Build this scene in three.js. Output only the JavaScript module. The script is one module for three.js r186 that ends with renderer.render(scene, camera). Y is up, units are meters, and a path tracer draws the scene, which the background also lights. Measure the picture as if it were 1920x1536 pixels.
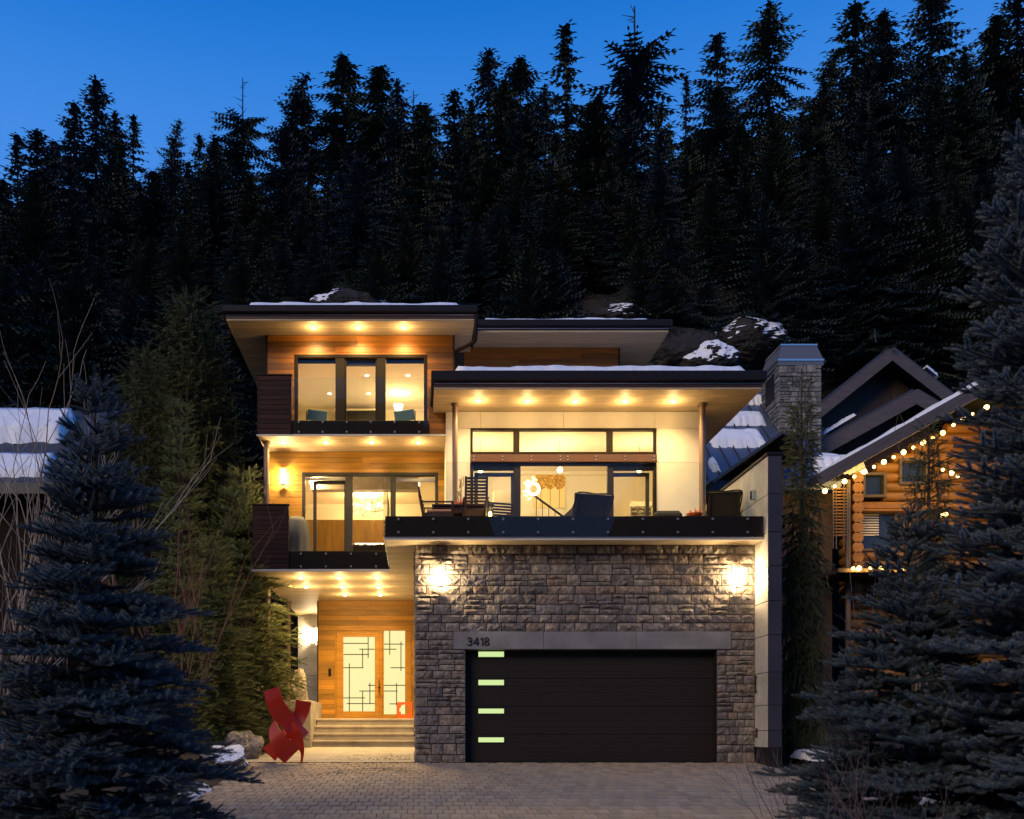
import * as THREE from 'three';
import { mergeGeometries, toCreasedNormals } from 'three/addons/utils/BufferGeometryUtils.js';
import { TextGeometry } from 'three/addons/geometries/TextGeometry.js';
import { FontLoader } from 'three/addons/loaders/FontLoader.js';
import { RectAreaLightUniformsLib } from 'three/addons/lights/RectAreaLightUniformsLib.js';

// ---------------------------------------------------------------- camera, sky, exposure
// Metres, y up. The lens stands at x = 0, z = 0 and looks along -z, level, shifted upwards like a view camera's.
const F = 1800, VX = 782, HZ = 1372, EYE = 0.604;          // focal length and principal point of the shifted lens (1920 x 1536 frame), eye above garage floor
const scene = new THREE.Scene();
const camera = new THREE.PerspectiveCamera(2 * Math.atan(768 / F) * 180 / Math.PI, 1.25, 0.1, 600);
camera.position.set(0, EYE, 0);
camera.lookAt(0, EYE, -10);
camera.setViewOffset(1920, 1536, 960 - VX, 768 - HZ, 1920, 1536);
const renderer = new THREE.WebGLRenderer({ antialias: true });
renderer.toneMapping = THREE.LinearToneMapping;
renderer.toneMappingExposure = 1;
renderer.shadowMap.enabled = true;
RectAreaLightUniformsLib.init();

const SKY = 0.95;                                            // dusk sky, deep blue, palest low down
{
  const W = 256, Hh = 128, d = new Float32Array(W * Hh * 4);
  const stops = [[-90, .010, .016, .035], [-1, .014, .024, .05], [1, .10, .30, .80], [16, .088, .30, .84], [25, .080, .298, .86], [31, .058, .272, .82], [35, .024, .215, .74], [38, .007, .165, .63], [48, .004, .13, .52], [70, .004, .11, .46], [90, .004, .10, .42]];
  for (let r = 0; r < Hh; r++) {
    const e = ((r + .5) / Hh - .5) * 180;
    let k = 0; while (k < stops.length - 2 && stops[k + 1][0] < e) k++;
    const a = stops[k], b = stops[k + 1], t = Math.min(1, Math.max(0, (e - a[0]) / (b[0] - a[0])));
    for (let c = 0; c < W; c++) {
      const o = (r * W + c) * 4;
      for (let j = 0; j < 3; j++) d[o + j] = (a[j + 1] + (b[j + 1] - a[j + 1]) * t) * SKY;
      d[o + 3] = 1;
    }
  }
  const t = new THREE.DataTexture(d, W, Hh, THREE.RGBAFormat, THREE.FloatType);
  t.mapping = THREE.EquirectangularReflectionMapping; t.magFilter = THREE.LinearFilter; t.needsUpdate = true;
  scene.background = t; scene.environment = t;
}
// added warm fill from behind the camera's left shoulder: soft, lifts driveway and stone
const fillLight = new THREE.DirectionalLight(new THREE.Color(1, .75, .48), 1.75);
fillLight.position.set(-50, 46, 38); fillLight.target.position.set(0, 4, -22);
fillLight.shadow.radius = 48; fillLight.castShadow = true;
Object.assign(fillLight.shadow.camera, { left: -50, right: 50, top: 50, bottom: -50, near: 1, far: 220 });
scene.add(fillLight, fillLight.target);

const LAMP = new THREE.Color(1, .65, .26);                  // warm white of the house's lamps
const P = { downUpper: 16, downMid: 13, downTerrace: 19, downEntry: 19, sconce: 6.5, sconceEntry: 7.5, roomUpper: 38, roomDining: 38, roomLiving: 28, string: .85 };

// ---------------------------------------------------------------- helpers
const X = (px, D) => (px - VX) * D / F, Y = (py, D) => EYE + (HZ - py) * D / F;
const at = (px, py, D) => new THREE.Vector3(X(px, D), Y(py, D), -D);
function rng(seed) { let s = seed | 0; return () => { s = (s + 0x6d2b79f5) | 0; let t = Math.imul(s ^ (s >>> 15), 1 | s); t = (t + Math.imul(t ^ (t >>> 7), 61 | t)) ^ t; return ((t ^ (t >>> 14)) >>> 0) / 4294967296; }; }
const R0 = rng(11);
const pick = (a, r = R0) => a[Math.floor(r() * a.length)];
const lerp = THREE.MathUtils.lerp, clamp = THREE.MathUtils.clamp, sstep = THREE.MathUtils.smoothstep;
const used = {};
const numbered = (n) => { const k = used[n] = (used[n] ?? -1) + 1; return k ? n + '_' + String(k).padStart(3, '0') : n; };
function tag(o, label, category, group, kind) {
  if (label) o.userData.label = label;
  if (category) o.userData.category = category;
  if (group) o.userData.group = group;
  if (kind) o.userData.kind = kind;
  return o;
}
function thing(name, label, category, group, pos) { const g = new THREE.Group(); g.name = numbered(name); if (pos) g.position.set(...pos); scene.add(g); return tag(g, label, category, group); }
const merge = (g) => { if (!Array.isArray(g)) return g; return mergeGeometries(g.map((q) => { const n = q.index ? q.toNonIndexed() : q; for (const k of Object.keys(n.attributes)) if (!['position', 'normal', 'uv'].includes(k)) n.deleteAttribute(k); return n; })); };
function part(name, geo, mat, parent, kind) { const m = new THREE.Mesh(merge(geo), mat); m.name = name; parent.add(m); if (kind) m.userData.kind = kind; return m; }
function sub(name, parent) { const g = new THREE.Group(); g.name = name; parent.add(g); return g; }
function structure(name, geo, mat, label) { const m = new THREE.Mesh(merge(geo), mat); m.name = numbered(name); scene.add(m); return tag(m, label, null, null, 'structure'); }

// uv in metres from the face each triangle turns to; along: 'x' (grain runs sideways), 'y' (grain runs upwards)
function metreUV(g, along = 'x', ou = 0, ov = 0) {
  if (g.index) g = g.toNonIndexed();
  const p = g.attributes.position, uv = new Float32Array(p.count * 2), a = new THREE.Vector3(), b = new THREE.Vector3(), c = new THREE.Vector3();
  for (let i = 0; i < p.count; i += 3) {
    a.fromBufferAttribute(p, i); b.fromBufferAttribute(p, i + 1); c.fromBufferAttribute(p, i + 2);
    const n = b.clone().sub(a).cross(c.clone().sub(a)), ax = Math.abs(n.x), ay = Math.abs(n.y), az = Math.abs(n.z);
    [a, b, c].forEach((v, k) => {
      let u, w;
      if (az >= ax && az >= ay) { u = v.x; w = v.y; } else if (ax >= ay) { u = v.z; w = v.y; } else { u = v.x; w = v.z; }
      if (along === 'y') [u, w] = [w, u];
      uv[(i + k) * 2] = u + ou; uv[(i + k) * 2 + 1] = w + ov;
    });
  }
  g.setAttribute('uv', new THREE.BufferAttribute(uv, 2));
  return g;
}
const box = (x0, x1, y0, y1, z0, z1, along, ou, ov) => metreUV(new THREE.BoxGeometry(x1 - x0, y1 - y0, z1 - z0).translate((x0 + x1) / 2, (y0 + y1) / 2, (z0 + z1) / 2), along, ou, ov);
// a box whose edges are chamfered by b
function cbox(x0, x1, y0, y1, z0, z1, b = .005, along, ou = 0, ov = 0) {
  const c = [(x0 + x1) / 2, (y0 + y1) / 2, (z0 + z1) / 2], h = [(x1 - x0) / 2, (y1 - y0) / 2, (z1 - z0) / 2], out = [];
  b = Math.min(b, h[0] * .9, h[1] * .9, h[2] * .9);
  const v = (s, a) => [0, 1, 2].map((k) => c[k] + s[k] * (k === a ? h[k] : h[k] - b));
  const tri = (p, q, r) => {
    const n = [(q[1] - p[1]) * (r[2] - p[2]) - (q[2] - p[2]) * (r[1] - p[1]), (q[2] - p[2]) * (r[0] - p[0]) - (q[0] - p[0]) * (r[2] - p[2]), (q[0] - p[0]) * (r[1] - p[1]) - (q[1] - p[1]) * (r[0] - p[0])];
    const d = n[0] * (p[0] - c[0]) + n[1] * (p[1] - c[1]) + n[2] * (p[2] - c[2]);
    out.push(...p, ...(d >= 0 ? q : r), ...(d >= 0 ? r : q));
  };
  const quad = (p, q, r, s) => { tri(p, q, r); tri(p, r, s); };
  for (let a = 0; a < 3; a++) for (const s of [-1, 1]) {
    const e = (a + 1) % 3, f = (a + 2) % 3, m = (i, j) => { const t = [0, 0, 0]; t[a] = s; t[e] = i; t[f] = j; return v(t, a); };
    quad(m(-1, -1), m(1, -1), m(1, 1), m(-1, 1));
    for (const i of [-1, 1]) { const t1 = [0, 0, 0], t2 = [0, 0, 0]; t1[a] = t2[a] = s; t1[e] = t2[e] = i; t1[f] = -1; t2[f] = 1; quad(v(t1, a), v(t2, a), v(t2, e), v(t1, e)); }
  }
  for (const i of [-1, 1]) for (const j of [-1, 1]) for (const k of [-1, 1]) tri(v([i, j, k], 0), v([i, j, k], 1), v([i, j, k], 2));
  const g = new THREE.BufferGeometry();
  g.setAttribute('position', new THREE.BufferAttribute(new Float32Array(out), 3));
  g.computeVertexNormals();
  return metreUV(g, along, ou, ov);
}
const D2 = (a, b) => [-Math.max(a, b), -Math.min(a, b)];    // depths to z range
const dbox = (x0, x1, y0, y1, d0, d1, b, along, ou, ov) => cbox(x0, x1, y0, y1, ...D2(d0, d1), b ?? .006, along, ou, ov);
function cyl(p, q, r0, r1 = r0, seg = 10) {
  const d = q.clone().sub(p), L = d.length(), g = new THREE.CylinderGeometry(r1, r0, L, seg);
  g.applyMatrix4(new THREE.Matrix4().compose(p.clone().add(q).multiplyScalar(.5), new THREE.Quaternion().setFromUnitVectors(new THREE.Vector3(0, 1, 0), d.normalize()), new THREE.Vector3(1, 1, 1)));
  return g;
}
const V = (x, y, z) => new THREE.Vector3(x, y, z);
function bar(p, q, w, d) { // square bar between two points
  const v = q.clone().sub(p), L = v.length(), g = cbox(-w / 2, w / 2, -L / 2, L / 2, -d / 2, d / 2, Math.min(w, d) * .15, 'y');
  g.applyMatrix4(new THREE.Matrix4().compose(p.clone().add(q).multiplyScalar(.5), new THREE.Quaternion().setFromUnitVectors(V(0, 1, 0), v.normalize()), V(1, 1, 1)));
  return g;
}
const tube = (pts, r, seg = 40, rad = 8) => new THREE.TubeGeometry(new THREE.CatmullRomCurve3(pts, false, 'catmullrom', .3), seg, r, rad);
// a wall from boxes, with one rectangular opening
function holed(x0, x1, y0, y1, d0, d1, h) {
  const out = [];
  if (h[0] > x0) out.push(dbox(x0, h[0], y0, y1, d0, d1, .002));
  if (h[1] < x1) out.push(dbox(h[1], x1, y0, y1, d0, d1, .002));
  if (h[3] < y1) out.push(dbox(h[0], h[1], h[3], y1, d0, d1, .002));
  if (h[2] > y0) out.push(dbox(h[0], h[1], y0, h[2], d0, d1, .002));
  return out;
}
const ring = (x0, x1, y0, y1, d0, d1, t) => [dbox(x0, x0 + t, y0, y1, d0, d1, .004), dbox(x1 - t, x1, y0, y1, d0, d1, .004), dbox(x0 + t, x1 - t, y1 - t, y1, d0, d1, .004), dbox(x0 + t, x1 - t, y0, y0 + t, d0, d1, .004)];

// ---------------------------------------------------------------- noise and textures
function lattice(seed) { const r = rng(seed), n = 256, t = new Float32Array(n * n); for (let i = 0; i < t.length; i++) t[i] = r(); return (x, y, px, py) => t[((((y % py) + py) % py) & 255) * n + ((((x % px) + px) % px) & 255)]; }
function tileNoise(seed) {
  const l = lattice(seed);
  return (u, v, fu, fv) => { const x = u * fu, y = v * fv, xi = Math.floor(x), yi = Math.floor(y); let a = x - xi, b = y - yi; a = a * a * (3 - 2 * a); b = b * b * (3 - 2 * b); return lerp(lerp(l(xi, yi, fu, fv), l(xi + 1, yi, fu, fv), a), lerp(l(xi, yi + 1, fu, fv), l(xi + 1, yi + 1, fu, fv), a), b); };
}
const N1 = tileNoise(3), N2 = tileNoise(17), N3 = tileNoise(29);
const fbm = (u, v, f, o = 5, N = N1) => { let s = 0, a = .5; for (let i = 0; i < o; i++) { s += a * N(u, v, f << i, f << i); a *= .5; } return s; };
// a tiling grey texture: fn(u, v) -> 0..1; repeat is how many metres one tile spans
function tex(fn, metres = 1, n = 512, colour) {
  const d = new Uint8Array(n * n * 4);
  for (let y = 0; y < n; y++) for (let x = 0; x < n; x++) {
    const o = (y * n + x) * 4, v = fn(x / n, y / n);
    for (let c = 0; c < 3; c++) d[o + c] = clamp(Math.round((Array.isArray(v) ? v[c] : v) * 255), 0, 255);
    d[o + 3] = 255;
  }
  const t = new THREE.DataTexture(d, n, n, THREE.RGBAFormat); t.wrapS = t.wrapT = THREE.RepeatWrapping; t.magFilter = THREE.LinearFilter; t.minFilter = THREE.LinearMipmapLinearFilter; t.generateMipmaps = true;
  if (colour) t.colorSpace = THREE.SRGBColorSpace;
  t.repeat.set(1 / metres, 1 / metres); t.needsUpdate = true;
  return t;
}
const grain = (u, v) => { const w = N3(u, v, 4, 6) * .06; const a = N1(u, v + w, 2, 64), b = N2(u, v + w, 4, 160), c = N1(u, v, 3, 20); return .35 * a + .25 * b + .4 * c; };
const T = {};
T.woodC = tex((u, v) => .72 + .28 * grain(u, v), 1.3, 512, true);
T.woodB = tex((u, v) => grain(u, v), 1.3);
T.rockC = tex((u, v) => { const a = fbm(u, v, 6, 6), b = fbm(u, v, 24, 4, N2); return .55 + .5 * (a - .45) + .35 * (b - .45) + .12; }, 1.1, 512, true);
T.rockB = tex((u, v) => { const a = fbm(u, v, 8, 6), b = Math.abs(N2(u, v, 20, 14) - .5) * 2; return .6 * a + .4 * b; }, .8);
T.fineB = tex((u, v) => fbm(u, v, 48, 3, N3), .5);
T.concC = tex((u, v) => .80 + .30 * (fbm(u, v, 5, 6) - .42) + .10 * (N3(u, v, 180, 180) - .5), 1.6, 512, true);
T.paintC = tex((u, v) => .93 + .07 * (fbm(u, v, 6, 5) - .45) + .03 * (N3(u, v, 200, 200) - .5), 1.6, 512, true);
T.soffC = tex((u, v) => { const k = Math.floor(v * 12), t = v * 12 - k, g = .80 + .16 * grain(u + k * .37, v) + .14 * (N2(k / 12, u, 12, 2) - .5); return t < .07 ? g * .62 : g; }, 1.2, 512, true);
T.soffB = tex((u, v) => { const t = v * 12 % 1; return t < .08 ? .1 : .8 + .1 * grain(u, v); }, 1.2);
T.snowB = tex((u, v) => fbm(u, v, 6, 6), 1.0);
T.barkB = tex((u, v) => .5 * N1(u, v, 30, 6) + .5 * N2(u, v, 50, 14), .5);
T.soilC = tex((u, v) => { const a = fbm(u, v, 5, 6), b = N2(u, v, 120, 120); return [.62 + .5 * (a - .4) + .2 * (b - .5), .60 + .48 * (a - .4) + .2 * (b - .5), .56 + .42 * (a - .4) + .18 * (b - .5)]; }, 4, 512, true);
T.soilB = tex((u, v) => .6 * fbm(u, v, 10, 6) + .4 * N2(u, v, 90, 90), 3);
const std = (r, g, b, rough = .7, o = {}) => new THREE.MeshStandardMaterial({ color: new THREE.Color(r, g, b), roughness: rough, side: THREE.DoubleSide, ...o });
const matt = (r, g, b, rough = .6, o = {}) => new THREE.MeshPhysicalMaterial({ color: new THREE.Color(r, g, b), roughness: rough, specularIntensity: .3, side: THREE.DoubleSide, ...o });
const wood = (r, g, b, rough = .5) => std(r, g, b, rough, { map: T.woodC, bumpMap: T.woodB, bumpScale: .0015 });
const shades = (r, g, b, n, spread, f) => Array.from({ length: n }, (_, i) => { const k = 1 + spread * (i / (n - 1) * 2 - 1), h = ((i * 7) % n) / n - .5; return f(r * k * (1 + h * .10), g * k, b * k * (1 - h * .15)); });
const M = {};
M.cedar = shades(.35, .128, .011, 6, .38, (r, g, b) => wood(r, g, b, .52));
M.cedarPale = shades(.47, .225, .019, 6, .26, (r, g, b) => wood(r, g, b, .52));
M.dark = shades(.046, .019, .015, 5, .25, (r, g, b) => matt(r, g, b, .6, { map: T.woodC, bumpMap: T.woodB, bumpScale: .0015 }));
M.soffit = std(.70, .56, .36, .6, { map: T.soffC, bumpMap: T.soffB, bumpScale: .004 });
M.white = std(.72, .66, .57, .75, { map: T.paintC });
M.panel = std(.66, .62, .55, .7, { map: T.concC });
M.plaster = std(.80, .74, .62, .85);
M.ceiling = std(.82, .76, .62, .9);
M.frame = matt(.010, .0065, .004, .62);
M.frameGrey = matt(.028, .026, .027, .6);
M.black = matt(.016, .015, .017, .6);
M.fasciaRed = wood(.070, .024, .012, .5);
M.gutter = matt(.014, .012, .016, .5);
M.deck = std(.55, .47, .38, .7, { map: T.concC });
M.floorWood = wood(.38, .22, .10, .4);
M.steel = std(.62, .60, .58, .3, { metalness: .9 });
M.glass = new THREE.MeshPhysicalMaterial({ color: 0xffffff, roughness: .0, transmission: 1, thickness: 0, ior: 1.5, side: THREE.DoubleSide });
M.guard = new THREE.MeshPhysicalMaterial({ color: new THREE.Color(.93, .97, .95), roughness: .0, transmission: 1, thickness: 0, ior: 1.25, side: THREE.DoubleSide });
M.fasciaDark = matt(.016, .009, .008, .6);
M.fixing = std(.26, .25, .25, .45, { metalness: .5 });
M.tread = std(.62, .55, .46, .7, { map: T.concC });
M.wingFrontShade = std(.045, .038, .056, .6, { map: T.concC });  // wing wall's front face: shade put into a darker panel colour
M.stone = [[.43, .345, .28], [.36, .32, .29], [.31, .262, .245], [.45, .39, .33], [.26, .225, .215], [.41, .305, .24], [.35, .305, .30], [.39, .335, .285]].map(([r, g, b]) => std(r, g, b, .88, { map: T.rockC, bumpMap: T.rockB, bumpScale: .012 }));
M.mortar = std(.06, .054, .05, .95);
M.lintel = std(.27, .265, .275, .8, { map: T.concC, bumpMap: T.fineB, bumpScale: .001 });
M.concrete = std(.46, .42, .37, .8, { map: T.concC, bumpMap: T.fineB, bumpScale: .0015 });
M.paver = [[.46, .355, .235], [.40, .31, .212], [.49, .39, .275], [.35, .28, .20], [.44, .325, .215], [.41, .335, .24], [.47, .37, .25]].map(([r, g, b]) => std(r, g, b, .85, { map: T.concC, bumpMap: T.fineB, bumpScale: .002 }));
M.sand = std(.075, .065, .055, .95);
M.garage = matt(.024, .020, .017, .5);
M.snow = std(.80, .83, .88, .8, { bumpMap: T.snowB, bumpScale: .03 });
M.column = std(.20, .135, .095, .45, { metalness: .2 });
M.red = std(.42, .022, .010, .35, { metalness: .15 });
M.orange = std(.75, .13, .02, .45);
M.teak = shades(.055, .020, .011, 4, .25, (r, g, b) => wood(r, g, b, .45));
M.cushion = std(.07, .055, .025, .9, { bumpMap: T.fineB, bumpScale: .002 });
M.cover = std(.024, .015, .010, .9, { bumpMap: T.fineB, bumpScale: .003 });
M.bark = std(.075, .055, .042, .95, { bumpMap: T.barkB, bumpScale: .02 });
M.rock = std(.045, .040, .036, .9, { map: T.rockC, bumpMap: T.rockB, bumpScale: .05 });
M.palerock = std(.50, .44, .36, .85, { map: T.rockC, bumpMap: T.rockB, bumpScale: .03 });
M.soil = std(.034, .027, .022, .97, { map: T.soilC, bumpMap: T.soilB, bumpScale: .05 });
const glow = (c, k) => new THREE.MeshStandardMaterial({ color: 0x222222, emissive: c, emissiveIntensity: k, roughness: .6 });
M.lens = glow(new THREE.Color(1, .86, .56), 8);
M.tubeGlow = glow(new THREE.Color(1, .86, .58), 4.5);
M.doorGlow = glow(new THREE.Color(1, .90, .42), .95);
M.slotGlow = glow(new THREE.Color(.78, 1, .42), .85);
M.bulb = glow(new THREE.Color(1, .68, .20), 9);
function lampAt(p, I, c = LAMP, size = 1) { const l = new THREE.PointLight(c, I); l.position.copy(p); l.castShadow = true; l.shadow.radius = size; scene.add(l); return l; }

// ---------------------------------------------------------------- ground
const smooth = (a, b, x) => { const t = clamp((x - a) / (b - a), 0, 1); return t * t * (3 - 2 * t); };
function hash2(x, y) { const s = Math.sin(x * 127.1 + y * 311.7) * 43758.5453; return s - Math.floor(s); }
function vn(x, y) { const i = Math.floor(x), j = Math.floor(y); let a = x - i, b = y - j; a = a * a * (3 - 2 * a); b = b * b * (3 - 2 * b); return lerp(lerp(hash2(i, j), hash2(i + 1, j), a), lerp(hash2(i, j + 1), hash2(i + 1, j + 1), a), b); }
const rough2 = (x, y) => vn(x, y) * .5 + vn(x * 2.1 + 7, y * 2.1) * .25 + vn(x * 4.3, y * 4.3 + 3) * .125 + vn(x * 8.7 + 1, y * 8.7) * .06;
const SLOPE = .08, DST = 18.75;
const driveY = (D) => D < DST ? -(DST - D) * SLOPE : (D - DST) * .036;
function groundY(x, D) {
  let y = D < 1 ? driveY(1) : driveY(Math.min(D, 31));
  const side = Math.max(smooth(-3.3, -6, x), smooth(7.2, 10, x));
  y += side * (.25 + .55 * rough2(x * .8, D * .8)) * smooth(3, 9, D) - .06;
  const crest = 18.2 + 2.2 * smooth(0, 30, x) - 4 * smooth(-8, -34, x);
  y += 42 * smooth(22, 72, -D) * (1 - .78 * Math.exp(-Math.pow((x - 16) / 10, 2))) * (1 - .75 * smooth(42, 56, x)) + crest * smooth(30.5, 41, D) + .10 * Math.max(0, D - 41) + smooth(31, 36, D) * 2.6 * (rough2(x * .33, D * .33) - .45);
  return y;
}
{
  const nx = 190, nd = 170, pos = [], uv = [], idx = [];
  for (let j = 0; j <= nd; j++) for (let i = 0; i <= nx; i++) {
    const s = i / nx * 2 - 1, x = 4 + Math.sign(s) * (Math.abs(s) * 22 + Math.pow(Math.abs(s), 5) * 280);
    const t = j / nd, D = -90 * Math.pow(1 - Math.min(1, t * 5), 1.3) + (t < .2 ? 0 : (t - .2) / .8 * 70) + Math.pow(Math.max(0, t - .6), 3) * 6000;
    pos.push(x, groundY(x, D), -D); uv.push(x, D);
  }
  for (let j = 0; j < nd; j++) for (let i = 0; i < nx; i++) { const a = j * (nx + 1) + i, b = a + 1, c = a + nx + 1, d = c + 1; idx.push(a, b, c, b, d, c); }
  const g = new THREE.BufferGeometry();
  g.setAttribute('position', new THREE.Float32BufferAttribute(pos, 3)); g.setAttribute('uv', new THREE.Float32BufferAttribute(uv, 2)); g.setIndex(idx); g.computeVertexNormals();
  const m = new THREE.Mesh(g, M.soil); m.name = 'ground'; scene.add(m); tag(m, 'dark soil of the yard and the steep forested hillside behind the houses', null, null, 'structure');
}
// driveway of long concrete pavers on a sand bed
{
  const drive = new THREE.Group(); drive.name = 'driveway'; scene.add(drive); tag(drive, 'sloping driveway of grey brown concrete pavers below the garage', null, null, 'structure');
  const x0 = -3.25, x1 = 6.75, pw = .160, pd = .335, j = .007, r = rng(5), tilt = -Math.atan(SLOPE);
  const bed = new THREE.PlaneGeometry(x1 - x0, 17.75).rotateX(-Math.PI / 2); bed.rotateX(-tilt); bed.translate((x0 + x1) / 2, driveY(9.875) - .012, -9.875);
  part('sand_bed', bed, M.sand, drive);
  const geo = cbox(-(pw - j) / 2, (pw - j) / 2, -.06, 0, -(pd - j) / 2, (pd - j) / 2, .006, 'y').rotateX(-tilt);
  const list = [];
  for (let row = 0; ; row++) {
    const D = DST - .02 - pd * (row + .5); if (D < 3) break;
    for (let k = 0; ; k++) { const x = x0 + pw * (k + .5) + (row % 2 ? pw / 2 : 0) + (r() - .5) * .003; if (x > x1 - pw / 2) break; list.push([x, D]); }
  }
  const seen = list.filter(([x, D]) => { const px = VX + x * F / D, py = HZ - (driveY(D) - EYE) * F / D; return py < 1540 && px > 400 && px < 1500; }).sort((a, b) => a[1] - b[1]).slice(0, 300);
  const own = new Set(seen.map((q) => q.join()));
  const rest = M.paver.map(() => []), q = new THREE.Matrix4();
  for (const [x, D] of list) {
    const y = driveY(D) + (r() - .5) * .008, m = Math.floor(r() * M.paver.length), tw = (r() - .5) * .02, lean = (r() - .5) * .02;
    if (own.has([x, D].join())) { const o = part('paver', geo, M.paver[m], drive); o.position.set(x, y, -D); o.rotation.set(lean, tw, lean); }
    else { q.makeRotationFromEuler(new THREE.Euler(lean, tw, lean)).setPosition(x, y, -D); rest[m].push(geo.clone().applyMatrix4(q)); }
  }
  rest.forEach((g, i) => g.length && part('pavers', g, M.paver[i], drive, 'stuff'));
}

{ // needles and crumbs of bark blown against the porch and along the driveway's edges
  const r = rng(91), pos = [];
  const bit = (x, D, k) => { const y = driveY(D) + (D > DST ? .018 : .006), a = r() * 6.28, L = k * (.5 + r()), w = k * .18; const c = Math.cos(a), s = Math.sin(a); pos.push(x - c * L, y, -D - s * L, x + s * w, y + .006, -D - c * w, x + c * L, y + .002, -D + s * L); };
  for (let i = 0; i < 240; i++) bit(lerp(-1.9, -.15, Math.pow(r(), .5)), 19.2 + Math.abs(r() + r() - 1) * 2.4, .03);
  for (let i = 0; i < 420; i++) { const t = r(); bit(lerp(-2.6, .2, t) + (r() - .5) * .4, 17.2 - .5 * Math.sin(t * 7) + (r() + r() - 1) * .45, .03); }
  for (let i = 0; i < 260; i++) bit(lerp(2.5, 6.3, r()), 18.6 - r() * r() * 2.2, .025);
  for (let i = 0; i < 500; i++) bit(r() < .5 ? -3.2 + r() * r() * 1.2 : 6.7 - r() * r() * 1.6, 11 + r() * 7.6, .035);
  const g = new THREE.BufferGeometry(); g.setAttribute('position', new THREE.Float32BufferAttribute(pos, 3)); g.computeVertexNormals();
  const m = new THREE.Mesh(g, std(.07, .045, .028, .95)); m.name = 'leaf_litter'; scene.add(m); tag(m, 'dry needles and leaf crumbs scattered over the driveway and porch slab', 'leaf litter', null, 'stuff');
}

// ---------------------------------------------------------------- the house
const house = thing('modern_house', 'three storey modern house with cedar and stone walls, glass balconies and flat roofs', 'house');
const DTF = 18.22, DWW = 18.04, DLB = 21.82, DUB = 22.22, DMW = 23.5, DUR = 22.67, DDW = 26.75, DGW = 30.0, DLW = 22.22, DLR = 20.76, DMR = 23.6, DMRW = 24.57;

function plankWall(name, x0, x1, y0, y1, D, mats, bh, hole, seed, dir = 'front') {
  const g = sub(name, house), r = rng(seed), n = Math.round((y1 - y0) / bh), h = (y1 - y0) / n;
  for (let i = 0; i < n; i++) {
    const a = y0 + i * h, b = a + h, mid = (a + b) / 2;
    const spans = hole && mid > hole[2] && mid < hole[3] ? [[x0, hole[0]], [hole[1], x1]] : [[x0, x1]];
    for (let [s, e] of spans) {
      while (e - s > .03) {
        let L = 1.1 + r() * 2.2; if (e - s - L < .6) L = e - s;
        const proud = .014 + r() * .004;
        part('plank', dbox(s + .001, s + L - .001, a + .0015, b - .0015, D, D - proud, .003, 'x', r() * 9, r() * 9), pick(mats, r), g);
        s += L;
      }
    }
  }
  return g;
}
// rock-faced ashlar: one stone per mesh, each face broken into facets
function stoneGeo(w, h, r, depth = .05) {
  const nx = Math.max(3, Math.round(w / .055)), ny = Math.max(2, Math.round(h / .055)), P3 = [], f = (i, j) => P3[j * (nx + 1) + i];
  const tx = (r() - .5) * .035, ty = (r() - .5) * .03, bulge = .012 + r() * .016;
  for (let j = 0; j <= ny; j++) for (let i = 0; i <= nx; i++) {
    const edge = i === 0 || j === 0 || i === nx || j === ny, u = i / nx - .5, v = j / ny - .5;
    P3.push([(u + (edge ? 0 : (r() - .5) * .6 / nx)) * w, (v + (edge ? 0 : (r() - .5) * .6 / ny)) * h, edge ? .012 + r() * .008 : .022 + bulge * (1 - 2 * Math.max(Math.abs(u), Math.abs(v))) + tx * u + ty * v + (r() - .38) * .034]);
  }
  const pos = [], t = (a, b, c) => pos.push(...a, ...b, ...c), k = (p) => [p[0], p[1], -depth];
  for (let j = 0; j < ny; j++) for (let i = 0; i < nx; i++) { const a = f(i, j), b = f(i + 1, j), c = f(i + 1, j + 1), d = f(i, j + 1); if (r() < .5) { t(a, b, c); t(a, c, d); } else { t(a, b, d); t(b, c, d); } }
  for (let i = 0; i < nx; i++) { let a = f(i, 0), b = f(i + 1, 0); t(a, k(a), b); t(b, k(a), k(b)); a = f(i, ny); b = f(i + 1, ny); t(a, b, k(a)); t(b, k(b), k(a)); }
  for (let j = 0; j < ny; j++) { let a = f(0, j), b = f(0, j + 1); t(a, b, k(a)); t(b, k(b), k(a)); a = f(nx, j); b = f(nx, j + 1); t(a, k(a), b); t(b, k(a), k(b)); }
  const g = new THREE.BufferGeometry(); g.setAttribute('position', new THREE.Float32BufferAttribute(pos, 3)); g.computeVertexNormals();
  return metreUV(g, 'x', r() * 7, r() * 7);
}
// broken-course ashlar: courses of uneven height, blocks of uneven length, some split into two or three thinner stones; areas: list of [x0, x1, y0, y1]
function ashlar([x0, x1, y0, y1], hMin, hMax, wMin, wMax, seed, put, splitP = .45) {
  const r = rng(seed); let y = y0;
  while (y1 - y > .01) {
    let h = lerp(hMin, hMax, r()); if (y1 - y - h < hMin * .8) h = y1 - y; if (h > hMax * 1.5) h /= 2;
    let x = x0;
    while (x1 - x > .01) {
      let w = lerp(wMin, wMax, Math.pow(r(), 1.2)); if (x1 - x - w < wMin * .8) w = x1 - x; if (w > wMax * 1.4) w /= 2;
      if (r() < splitP && h > hMin * 1.15) {
        const a = h * lerp(.36, .64, r());
        for (const [yy, hh] of [[y, a], [y + a, h - a]]) { if (w > wMin * 1.9 && r() < .5) { const c = w * lerp(.35, .65, r()); put(x, yy, c, hh, r); put(x + c, yy, w - c, hh, r); } else put(x, yy, w, hh, r); }
      } else if (w > wMax * .85 && r() < .4) { const c = w * lerp(.4, .6, r()); put(x, y, c, h, r); put(x + c, y, w - c, h, r); } else put(x, y, w, h, r);
      x += w;
    }
    y += h;
  }
}
const side = [];
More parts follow.
